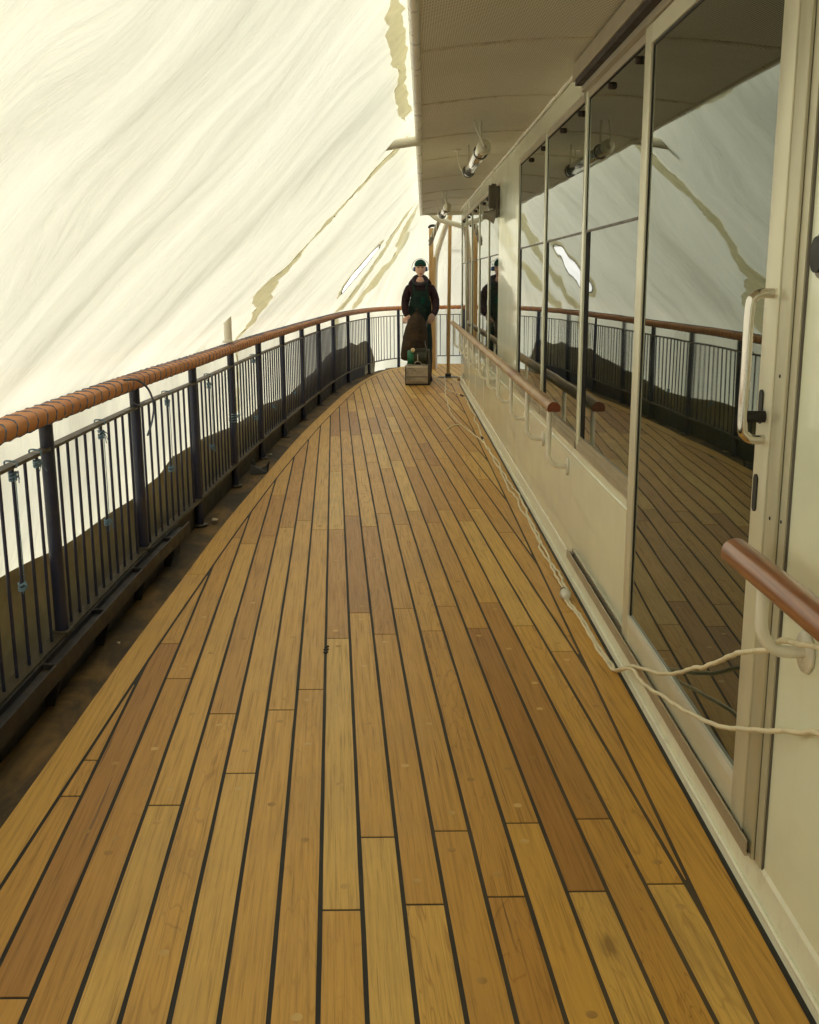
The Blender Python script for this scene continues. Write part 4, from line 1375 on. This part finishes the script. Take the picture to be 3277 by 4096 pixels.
e = empty('tube_lamp', (.52, 17.0, 2.1), 'tilted tube lamp hanging down beside the bent pipe at the bow', 'lamp', 'tube lamps under the overhang')
mb = MB(); mb.tube([(.60, 17.0, 2.40), (.50, 17.2, 2.16)], .035, 14); adopt(mb.build('tube', M['lamp_tube']), e)
mb = MB(); mb.tube([(.495, 17.21, 2.15), (.47, 17.26, 2.09)], .040, 12); mb.tube([(.47, 17.26, 2.09), (.455, 17.28, 2.03)], .02, 8); adopt(mb.build('end_cap', M['grey_plastic']), e)
e = empty('timber_prop', (.72, 16.45, 0), 'thin square timber prop standing on a round plate in front of the bow rail', 'prop')
mb = MB(); mb.bbox((-.026, -.026, .035), (.026, .026, 2.47), .003, mat=Matrix.Rotation(R(.55), 4, 'Y')); o = mb.build('timber', M['pine']); o.parent = e
mb = MB(); mb.bbox((-.045, -.045, .012), (.045, .045, .06), .004); o = mb.build('shoe', M['black_rubber']); o.parent = e
mb = MB(); mb.lathe([(.0005, .010), (.16, .010), (.165, .001), (.0005, .001)], (0, 0, 0), n=28); o = mb.build('base_plate', M['dark_grey']); o.parent = e
e = empty('timber_post', (.50, 18.0, 0), 'broad pale timber post with a black cap behind the man', 'post')
mb = MB(); mb.bbox((.462, 17.97, 0), (.537, 18.03, 2.33), .003); mb.bbox((.505, 17.93, 0), (.57, 17.969, 1.86), .003); adopt(mb.build('timber', M['pine']), e)
mb = MB(); mb.tube(catmull([(.46, 17.99, 2.33), (.48, 17.99, 2.36), (.53, 17.99, 2.372), (.60, 17.99, 2.365)], 4), .022, 8); adopt(mb.build('cap', M['black_rubber']), e)
mb = MB(); mb.lathe([(.0005, 0), (.030, 0), (.034, .02), (.030, .045), (.0005, .05)], (.868, 15.9, .0), n=14)
tag(mb.build('deck_fitting', M['worn_rail_wood']), 'small round brown fitting on the deck by the corner of the wall', 'fitting')

# ------------------------------------------------------------------ extension cables
C1 = [(.667, 16.379), (.614, 14.786), (.58, 14.234), (.566, 13.199), (.549, 12.239), (.558, 11.7), (.578, 11.398), (.616, 10.924), (.685, 10.326), (.753, 9.755), (.772, 9.291), (.767, 8.795), (.78, 8.19), (.771, 7.461), (.793, 7.192), (.784, 6.776), (.79, 6.533), (.794, 5.981), (.779, 5.765), (.787, 5.439), (.786, 5.127), (.786, 4.86)]
C2 = [(.43, 16.6), (.518, 16.397), (.578, 15.126), (.614, 14.80), (.651, 14.328), (.713, 14.13), (.772, 13.797), (.82, 13.312), (.806, 12.742), (.808, 12.226), (.815, 11.643), (.779, 11.305), (.787, 10.972), (.785, 10.57), (.766, 10.012), (.771, 9.113), (.796, 8.681), (.793, 8.137), (.8, 7.66), (.818, 7.27), (.819, 6.845), (.808, 6.501), (.805, 6.124), (.799, 5.764), (.799, 5.391), (.81, 5.17), (.80, 4.90)]
CF = [(.776, 4.765), (.779, 4.70), (.79, 4.60), (.797, 4.505), (.802, 4.254), (.808, 4.03), (.818, 3.85)]
UP = [(.825, 3.55, .135), (.8, 3.112, .281), (.79, 2.863, .378), (.79, 2.683, .464), (.785, 2.583, .502), (.785, 2.452, .572), (.782, 2.294, .648), (.785, 2.146, .712), (.80, 2.091, .752), (.815, 2.047, .758), (.835, 1.928, .775), (.84, 1.6, .70)]
LO = [(.805, 3.499, .147), (.79, 3.24, .195), (.785, 2.976, .259), (.79, 2.734, .315), (.795, 2.53, .37), (.80, 2.371, .426), (.825, 2.211, .493), (.845, 2.092, .543), (.852, 1.943, .592), (.852, 1.5, .62)]
def wob(pts, a, seed):
    out_ = []
    for i, p in enumerate(pts):
        w = noise.noise_vector(Vector((i * .33, seed, 0)))
        out_.append(Vector((p.x + a * w.x, p.y + a * w.y * 1.5, max(.0058, p.z + a * .25 * w.z))))
    return out_
CR = .0064
cb1 = empty('extension_cable', (.78, 5, 0), 'cream extension cable running along the wall and up over the varnished handrail bracket', 'cable')
mb = MB(); mb.tube(wob(catmull([(x, y, .0062) for x, y in C1], 9), .012, 1), CR, 7)
adopt(mb.build('cable_run', M['cable']), cb1)
mb = MB(); mb.tube(catmull([(.614, 10.94, .0065), (.56, 10.9, .0065), (.51, 10.82, .0065), (.47, 10.66, .0065), (.452, 10.56, .0065)], 6), CR, 7); adopt(mb.build('loose_tail', M['cable']), cb1)
mb = MB(); mb.tube(wob(catmull([(x - .006, y, .0066) for x, y in CF] + UP, 8), .007, 2), .0062, 8); adopt(mb.build('hanging_run', M['cable']), cb1)
mb = MB(); mb.lathe([(.0005, 0), (.016, 0), (.022, .012), (.024, .05), (.021, .075), (.013, .085), (.0005, .085)], (.775, 4.84, .024), (.02, -1, 0), 16); mb.lathe([(.026, .028), (.028, .034), (.026, .040)], (.775, 4.84, .024), (.02, -1, 0), 16)
adopt(mb.build('connector', M['plug_white']), cb1)
mb = MB(); mb.lathe([(.0005, -.03), (.014, -.03), (.017, 0), (.0005, 0)], (.775, 4.84, .024), (.02, -1, 0), 12); adopt(mb.build('connector_neck', M['black_rubber']), cb1)
cb2 = empty('extension_cable', (.80, 5, 0), 'second cream cable along the wall that sags low across the dark door pane', 'cable')
mb = MB(); mb.tube(wob(catmull([(x, y, .0062) for x, y in C2], 9), .012, 3), CR, 7); adopt(mb.build('cable_run', M['cable']), cb2)
mb = MB(); mb.tube(wob(catmull([(x + .006, y, .0066) for x, y in CF] + LO, 8), .007, 4), .0062, 8); adopt(mb.build('hanging_run', M['cable']), cb2)
mb = MB(); mb.tube([(.772, 13.80, .009), (.80, 13.62, .009)], .013, 8); mb.tube([(.766, 10.02, .009), (.768, 9.9, .009)], .011, 8); adopt(mb.build('tape_wrap', M['black_rubber']), cb2)

# ------------------------------------------------------------------ floor sander
sand = empty('floor_sander', (.225, 15.3, 0), 'worn grey drum floor sander with a green motor pushed over the deck by the man', 'floor sander')
def S(mb, name, mats):
    return adopt(mb.build(name, mats), sand)
mb = MB()
sp = [(15.20, .022), (15.185, .06), (15.19, .115), (15.20, .118), (15.20, .125), (15.192, .13), (15.20, .255), (15.225, .282), (15.42, .285), (15.42, .022)]
mb.add([(.058, a, b) for a, b in sp] + [(.372, a, b) for a, b in sp], [tuple(range(10)), tuple(range(10, 20))] + [(j, (j + 1) % 10, 10 + (j + 1) % 10, 10 + j) for j in range(10)])
mb.box((.062, 15.181, .088), (.368, 15.192, .096)); mb.bbox((.09, 15.24, .284), (.14, 15.30, .30), .004); mb.bbox((.29, 15.24, .284), (.34, 15.30, .302), .004)
S(mb, 'drum_housing', M['sander_grey'])
mb = MB(); mb.box((.062, 15.1905, .118), (.368, 15.1985, .1235)); mb.box((.062, 15.186, .060), (.368, 15.1885, .066)); S(mb, 'housing_shade_strip', M['black_rubber'])  # black strips put in as the shade of the housing's front lines
mb = MB()
rm_ = random.Random(4)
for k in range(9):
    x_ = .085 + .011 * k; mb.box((x_, 15.1985 - .0005, .236 + rm_.uniform(-.003, .003)), (x_ + rm_.uniform(.004, .008), 15.2005, .248 + rm_.uniform(-.003, .003)))
for k in range(7):
    x_ = .13 + rm_.uniform(0, .19); z_ = .17 + rm_.uniform(0, .04); mb.box((x_, 15.1945, z_), (x_ + rm_.uniform(.006, .022), 15.1965, z_ + rm_.uniform(.004, .012)))
S(mb, 'worn_marking', M['sander_dark'])
mb = MB(); mb.box((.045, 15.19, .004), (.40, 15.62, .026)); mb.bbox((.045, 15.19, .02), (.0575, 15.60, .26), .004); S(mb, 'skirt', M['black_rubber'])
mb = MB(); mb.bbox((.373, 15.20, .015), (.412, 15.66, .30), .012); mb.bbox((.375, 15.30, .26), (.410, 15.52, .50), .015); S(mb, 'belt_cover', M['sander_dark'])
mb = MB(); mb.bbox((.07, 15.40, .10), (.37, 15.70, .29), .015); S(mb, 'chassis', M['sander_dark'])
mb = MB(); mb.lathe([(.0005, 0), (.085, 0), (.10, .012), (.105, .03), (.105, .085), (.101, .09)], (.078, 15.42, .388), (1, 0, 0), 26); S(mb, 'motor_end', M['motor_green'])
mb = MB(); mb.lathe([(.0005, .0), (.100, 0)] + [(.100 + (.006 if k % 2 else 0), .002 + .012 * k) for k in range(16)] + [(.10, .2), (.0005, .2)], (.165, 15.42, .388), (1, 0, 0), 26)
mb.bbox((.205, 15.36, .46), (.345, 15.48, .512), .008); S(mb, 'motor', M['motor_olive'])
mb = MB(); mb.tube(catmull([(.175, 15.26, .285), (.19, 15.26, .325), (.23, 15.26, .34), (.27, 15.26, .325), (.285, 15.26, .285)], 6), .006, 8); mb.tube([(.228, 15.26, .34), (.228, 15.29, .44)], .007, 8); S(mb, 'lifting_loop', M['sander_grey'])
mb = MB(); mb.lathe([(.0005, 0), (.020, .002), (.032, .018), (.032, .03), (.020, .045), (.0005, .048)], (.165, 15.34, .497), (-.25, -1, .05), 18); S(mb, 'knob', M['cream_knob'])
mb = MB(); mb.tube([(.165, 15.34, .497), (.21, 15.42, .49)], .012, 8); S(mb, 'knob_stem', M['sander_dark'])
for x in (.10, .42):
    mb = MB(); mb.lathe([(.0005, 0), (.05, 0), (.06, .01), (.06, .035), (.05, .045), (.0005, .045)], (x - .02, 15.68, .062), (1, 0, 0), 20)
    o = S(mb, 'wheel', M['black_rubber'])
mb = MB()
mb.tube(catmull([(.15, 15.66, .26), (.14, 15.75, .55), (.115, 15.86, .84), (.09, 15.93, .915), (.07, 15.99, .925)], 6), .013, 10)
mb.tube(catmull([(.31, 15.66, .26), (.33, 15.75, .55), (.37, 15.86, .84), (.41, 15.92, .915), (.45, 15.97, .925)], 6), .013, 10)
mb.tube([(.125, 15.83, .78), (.355, 15.83, .78)], .011, 8)
S(mb, 'handle', M['dark_grey'])
# dust bag: a tall soft sack tied to a point
mb = MB(); vs = []
prof = [(.02, .318), (.14, .322), (.182, .345), (.196, .40), (.198, .50), (.190, .60), (.176, .70), (.158, .80), (.134, .88), (.102, .945), (.062, .995), (.030, 1.025), (.017, 1.045), (.022, 1.062), (.012, 1.082), (.002, 1.086)]
n = 26
for (r, z) in prof:
    cx = interp(z, [.32, .6, .9, 1.08], [.168, .195, .222, .222])
    cy = interp(z, [.32, .6, .9, 1.08], [15.70, 15.68, 15.70, 15.74])
    for j in range(n):
        a = 2 * math.pi * j / n
        k = 1 + .05 * noise.noise(Vector((math.cos(a) * 1.6, math.sin(a) * 1.6, z * 3))) + (.05 * math.sin(a * 7) if z > .9 else 0)
        vs.append((cx + r * k * math.cos(a), cy + .72 * r * k * math.sin(a), z))
mb.add(vs, [(i * n + j, i * n + (j + 1) % n, (i + 1) * n + (j + 1) % n, (i + 1) * n + j) for i in range(len(prof) - 1) for j in range(n)] + [tuple(range(n))], 0, True)
S(mb, 'dust_bag', M['bag_cloth'])
mb = MB(); mb.tube(catmull([(.34, 15.60, .62), (.345, 15.52, .56), (.36, 15.42, .51), (.39, 15.36, .47), (.415, 15.40, .30), (.425, 15.55, .12), (.44, 15.8, .012), (.47, 16.1, .008), (.44, 16.5, .008)], 7), .006, 7); S(mb, 'power_cable', M['dark_grey'])

# ------------------------------------------------------------------ the man behind the sander
def skin_body(name, joints, edges, mats, sub=2, root=0):
    me = bpy.data.meshes.new(name)
    me.from_pydata([j[0] for j in joints], edges, [])
    ob_ = bpy.data.objects.new(name, me)
    COL.objects.link(ob_)
    sk = ob_.modifiers.new('s', 'SKIN'); sk.use_smooth_shade = True; sk.branch_smoothing = .6
    sb = ob_.modifiers.new('u', 'SUBSURF'); sb.levels = sub; sb.render_levels = sub
    for i, j in enumerate(joints):
        me.skin_vertices[0].data[i].radius = j[1] if isinstance(j[1], tuple) else (j[1], j[1])
        me.skin_vertices[0].data[i].use_root = (i == root)
    bpy.context.view_layer.update()
    dg = bpy.context.evaluated_depsgraph_get()
    me2 = bpy.data.meshes.new_from_object(ob_.evaluated_get(dg))
    bpy.data.objects.remove(ob_)
    vs = [v.co.copy() for v in me2.vertices]; fs = [list(p.vertices) for p in me2.polygons]
    bpy.data.meshes.remove(me2)
    return vs, fs
man = empty('person', (.28, 16.2, 0), 'man in dark green bib overalls, maroon hooded sweatshirt, green cap and blue ear defenders', 'person')
X0, Y0 = .28, 16.2
J = [((0, .02, .93), (.165, .125)),        # 0 pelvis
     ((0, .0, 1.08), (.175, .130)),       # 1 waist
     ((0, -.05, 1.26), (.190, .135)),      # 2 chest
     ((0, -.075, 1.385), (.150, .105)),   # 3 upper chest
     ((0, -.09, 1.47), (.066, .066)),     # 4 neck base
     ((0, -.105, 1.545), (.054, .058)),   # 5 neck
     ((-.172, -.075, 1.385), (.088, .080)), ((-.228, -.04, 1.17), (.072, .068)), ((-.226, -.155, 1.025), (.060, .056)), ((-.190, -.232, .952), (.041, .040)),   # 6-9 right arm (screen left)
     ((.172, -.075, 1.385), (.088, .080)), ((.237, -.03, 1.17), (.072, .068)), ((.228, -.155, 1.03), (.060, .056)), ((.176, -.232, .952), (.041, .040)),        # 10-13 left arm
     ((-.095, .02, .84), (.098, .10)), ((-.105, .0, .50), (.074, .078)), ((-.11, .04, .12), (.058, .060)), ((-.12, .03, .05), (.048, .05)), ((-.125, -.10, .042), (.045, .036)),
     ((.095, .02, .84), (.098, .10)), ((.115, .0, .50), (.074, .078)), ((.125, .04, .12), (.058, .060)), ((.13, .03, .05), (.048, .05)), ((.14, -.10, .042), (.045, .036))]
E_ = [(0, 1), (1, 2), (2, 3), (3, 4), (4, 5), (3, 6), (6, 7), (7, 8), (8, 9), (3, 10), (10, 11), (11, 12), (12, 13), (0, 14), (14, 15), (15, 16), (16, 17), (17, 18), (0, 19), (19, 20), (20, 21), (21, 22), (22, 23)]
vs, fs = skin_body('body', J, E_, None)
body = MB()
for f in fs:
    c = sum((vs[i] for i in f), Vector()) / len(f)
    if (c.z > 1.475 and abs(c.x) < .12) or (c.z > 1.435 and abs(c.x) < .062 and c.y < -.09): mi = 0
    elif c.z < .10: mi = 3
    elif c.z < .97 and abs(c.x) < .175 and c.y > -.16: mi = 2
    elif c.z < .90: mi = 2
    else: mi = 1
    body.f.append(list(f)); body.m.append(mi); body.s.append(True)
# cloth creases
for v in vs:
    if v.z < 1.46:
        nn = noise.noise(Vector((v.x * 14, v.y * 14, v.z * 22)))
        c = Vector((0, 0, v.z)); d_ = (v - c); d_.z = 0
        if d_.length > 1e-4: v += d_.normalized() * nn * .007
body.v += [tuple(v) for v in vs]
# head: one surface continuing the neck, features pushed out of an egg-shaped grid
HC = Vector((.004, -.120, 1.656))
nu, nv2 = 40, 34
hv, hf, hm = [], [], []
for i in range(nv2 + 1):
    th = math.pi * i / nv2
    for j in range(nu):
        ph = 2 * math.pi * j / nu
        x = math.sin(th) * math.sin(ph); y = -math.sin(th) * math.cos(ph); z = math.cos(th)     # ph = 0 faces the camera
        rx, ry, rz = .080, .098, .126
        px, py, pz = x * rx, y * ry, z * rz
        fr = max(0, -y)
        if z < -.15:                                    # narrow jaw, chin forward
            k = (-.15 - z) / .85
            px *= 1 - .42 * k ** 1.3
            py = py * (1 - .16 * k) - .010 * k * fr
        def g(cx, cz, sx, sz): return math.exp(-((px - cx) / sx) ** 2 - ((pz - cz) / sz) ** 2) * (fr > .2)
        py -= .021 * g(0, -.022, .010, .016) + .012 * g(0, .004, .008, .022)      # nose tip and bridge
        py -= .006 * g(.0, .036, .05, .010)                                        # brow ridge
        py += .012 * g(-.029, .012, .014, .010) + .012 * g(.029, .012, .014, .010)  # eye sockets
        py -= .006 * g(0, -.060, .020, .006) + .005 * g(0, -.073, .017, .006)       # lips
        py += .004 * g(0, -.0665, .020, .003)
        py -= .007 * g(0, -.100, .020, .014)                                       # chin
        py -= .004 * (g(-.042, -.02, .016, .02) + g(.042, -.02, .016, .02))          # cheekbones
        hv.append(Vector((px, py, pz)))
tilt = Matrix.Rotation(R(7), 3, 'X')
for i in range(nv2):
    for j in range(nu):
        a, b2, c_, d_ = i * nu + j, (i + 1) * nu + j, (i + 1) * nu + (j + 1) % nu, i * nu + (j + 1) % nu
        c = (hv[a] + hv[b2] + hv[c_] + hv[d_]) / 4
        mi = 0
        if c.y < -.06 and abs(c.x) < .021 and -.080 < c.z < -.054: mi = 4
        if c.y < -.05 and .013 < abs(c.x) < .046 and .026 < c.z < .0365: mi = 5   # eyebrows
        if c.z > .05 and c.y > -.05: mi = 5
        if c.y > .0 and c.z > -.05: mi = 5
        hf.append((a, b2, c_, d_)); hm.append(mi)
b0 = len(body.v)
body.v += [tuple(tilt @ v + HC) for v in hv]
for f, mi in zip(hf, hm):
    body.f.append([b0 + q for q in f]); body.m.append(mi); body.s.append(True)
# hands: palm and five bent fingers closed round each grip
def hand(w, side, grip, mi):
    w = Vector(w); grip = Vector(grip)
    dirv = (grip - w).normalized()
    sidev = Vector((0, -.35, 1)).cross(dirv).normalized()
    palm = w + dirv * .05
    body.sphere(palm, .040, 12, mi, 1.0, 1.0, .62)
    body.tube([w - dirv * .03, w + dirv * .01, palm], [.030, .027, .034], 10, mi)
    for k, (off, L_) in enumerate(((-.030, .070), (-.010, .080), (.010, .076), (.030, .062))):
        base = palm + dirv * .025 + sidev * off
        p1 = base + dirv * L_ * .40 + Vector((0, -.004, -.006))
        p2 = p1 + dirv * L_ * .22 + Vector((0, .004, -.026))
        p3 = p2 - dirv * L_ * .18 + Vector((0, .006, -.018))
        body.tube(catmull([base, p1, p2, p3], 3), [.0095, .0093, .009, .009, .0088, .0086, .0083, .008, .0078, .007], 7, mi)
    tb = palm + sidev * (.034 * side)
    body.tube(catmull([tb, tb + dirv * .02 + sidev * .014 * side, tb + dirv * .045 + Vector((0, -.004, -.02))], 3), [.012, .0115, .011, .0105, .010, .009, .008], 7, mi)
hand((-.186, -.24, .945), -1, (-.205, -.28, .93), 0)
hand((.170, -.24, .945), 1, (.155, -.30, .92), 6)
body.tube([(.178, -.215, .965), (.168, -.25, .945), (.150, -.285, .925)], [.043, .047, .044], 12, 6)     # gauntlet of the work glove
o = body.build('body', [M['skin'], M['maroon_cloth'], M['green_cloth'], M['boot'], M['lips'], M['hair'], M['glove']], man)
# eyes
for sx_ in (-.029, .029):
    mb = MB(); mb.sphere((sx_, -.0785, .0105), .0095, 10, 0, 1.15, .6, .62); mb.sphere((sx_, -.0845, .0105), .0045, 8, 1, 1, .5, 1)
    mb.v = [tuple(tilt @ Vector(v) + HC) for v in mb.v]
    mb.build('eye', [M['eye_white'], M['eye_dark']], man)
mb = MB(); mb.sphere((-.076, .006, -.012), .02, 10, 0, .4, .9, 1.5); mb.sphere((.076, .006, -.012), .02, 10, 0, .4, .9, 1.5)
mb.v = [tuple(tilt @ Vector(v) + HC) for v in mb.v]; mb.build('ear', M['skin'], man)
# cap: crown with a turned front band
mb = MB(); cv = []
n1 = 30; rows_ = 9
for i in range(rows_ + 1):
    a = math.pi / 2 * (1 - i / rows_)
    for j in range(n1):
        ph = 2 * math.pi * j / n1
        rxx, ryy = .088 * math.cos(a) + .0005, .106 * math.cos(a) + .0005
        cv.append(Vector((rxx * math.sin(ph), -ryy * math.cos(ph) + .004, .052 + .084 * math.sin(a))))
for j in range(n1):
    ph = 2 * math.pi * j / n1; cv.append(Vector((.087 * math.sin(ph), -.104 * math.cos(ph) + .004, .042 + .012 * max(0, -math.cos(ph)) * 0)))
mb.add(cv, [(i * n1 + j, i * n1 + (j + 1) % n1, (i + 1) * n1 + (j + 1) % n1, (i + 1) * n1 + j) for i in range(rows_ + 1) for j in range(n1)], 0, True)
mb.v = [tuple(tilt @ Vector(v) + HC) for v in mb.v]; mb.build('cap', M['cap_cloth'], man)
mb = MB(); mb.tube([(.030 * math.cos(math.pi * k / 8), -.105, .054 + .026 * math.sin(math.pi * k / 8)) for k in range(9)], .0035, 6)
mb.add([(.027 * math.cos(math.pi * k / 8), -.1075, .052 + .022 * math.sin(math.pi * k / 8)) for k in range(9)], [tuple(range(9))])
mb.v = [tuple(tilt @ Vector(v) + HC) for v in mb.v]; mb.build('cap_opening', M['hair'], man)
# ear defenders
e_m = MB()
for s in (-1, 1):
    e_m.lathe([(.0005, 0), (.020, 0), (.031, .008), (.034, .018), (.034, .026), (.0005, .028)], (s * .108, .006, -.006), (-s, 0, 0), 18)
e_m.v = [tuple(tilt @ Vector(v) + HC) for v in e_m.v]; ed = e_m.build('ear_defender', M['blue_plastic'], man)
e_m = MB()
for s in (-1, 1):
    e_m.lathe([(.030, 0), (.036, .003), (.036, .014), (.026, .018)], (s * .090, .006, -.006), (-s * 1, 0, 0), 18)
    e_m.tube(catmull([(s * .108, .006, -.03), (s * .124, .004, .0), (s * .122, .004, .05), (s * .100, .012, .095), (s * .05, .02, .135), (0, .024, .146)], 5), .0032, 6)
e_m.v = [tuple(tilt @ Vector(v) + HC) for v in e_m.v]; o = e_m.build('headband', M['black_rubber'], man)
# hood rolled round the neck
mb = MB()
pth = []
for k in range(22):
    a = 2 * math.pi * k / 22
    fr = -math.cos(a)
    pth.append((.098 * math.sin(a), -.075 + .088 * math.cos(a) * -1 * -1 if False else -.070 - .092 * math.cos(a), 1.487 - .062 * math.cos(a)))
mb.tube(pth, .032, 10, closed=True)
mb.build('hood', M['hood_cloth'], man)
mb = MB()
mb.tube(catmull([(-.15, -.05, 1.43), (-.105, .02, 1.49), (0, .055, 1.53), (.105, .02, 1.49), (.15, -.05, 1.43)], 5), [.03] * 6 + [.044] * 9 + [.03] * 6, 10)
mb.build('hood_back', M['maroon_cloth'], man)
# bib of the overalls and shoulder straps, lying 8 mm proud of the chest
def front(x, z):
    yy = interp(z, [.93, 1.08, 1.26, 1.385, 1.45], [-.130, -.150, -.205, -.195, -.175])
    rx_ = interp(z, [.93, 1.26, 1.385], [.175, .185, .22])
    return yy + .085 * (min(1, abs(x) / rx_)) ** 2.4
mb = MB(); vs = []
nzb, nxb = 14, 12
for i in range(nzb + 1):
    z = .90 + (1.335 - .90) * i / nzb
    hw = interp(z, [.90, 1.02, 1.14, 1.25, 1.335], [.165, .170, .168, .140, .105])
    for j in range(nxb + 1):
        x = hw * (2 * j / nxb - 1)
        vs.append((x, front(x, z) - .010 + .005 * noise.noise(Vector((x * 18, z * 18, 0))), z))
mb.add(vs, [(i * (nxb + 1) + j, i * (nxb + 1) + j + 1, (i + 1) * (nxb + 1) + j + 1, (i + 1) * (nxb + 1) + j) for i in range(nzb) for j in range(nxb)], 0, True)
for s in (-1, 1):                                                             # sides wrapped round the waist
    v2 = []
    for i in range(6):
        z = .90 + .20 * i / 5
        for k in range(6):
            a = k / 5
            x = s * (.148 + .028 * math.sin(a * 1.57)); y = front(.148, z) - .008 + a * .13
            v2.append((x, y, z))
    mb.add(v2, [(i * 6 + k, i * 6 + k + 1, (i + 1) * 6 + k + 1, (i + 1) * 6 + k) for i in range(5) for k in range(5)], 0, True)
bib = mb.build('bib', M['green_cloth'], man)
mb = MB()
mb.add([(x, front(x, z) - .018, z) for x, z in ((.01, 1.235), (.07, 1.245), (.065, 1.15), (.035, 1.135), (.008, 1.15))], [(0, 1, 2, 3, 4)])
o = mb.build('pocket', M['cap_cloth']); o.parent = bib
for s in (-1, 1):
    mb = MB(); v2 = []
    pp = catmull([(s * .088, front(.088, 1.325) - .014, 1.32), (s * .096, -.180, 1.38), (s * .102, -.155, 1.44), (s * .10, -.10, 1.475), (s * .09, -.04, 1.47), (s * .06, .03, 1.42)], 5)
    for p in pp:
        v2 += [p + Vector((-.018, 0, 0)), p + Vector((.018, 0, 0)), p + Vector((.018, .006, -.004)), p + Vector((-.018, .006, -.004))]
    mb.add(v2, [(4 * i + q, 4 * i + (q + 1) % 4, 4 * i + 4 + (q + 1) % 4, 4 * i + 4 + q) for i in range(len(pp) - 1) for q in range(4)], 0, True)
    mb.build('shoulder_strap', M['green_cloth'], man)
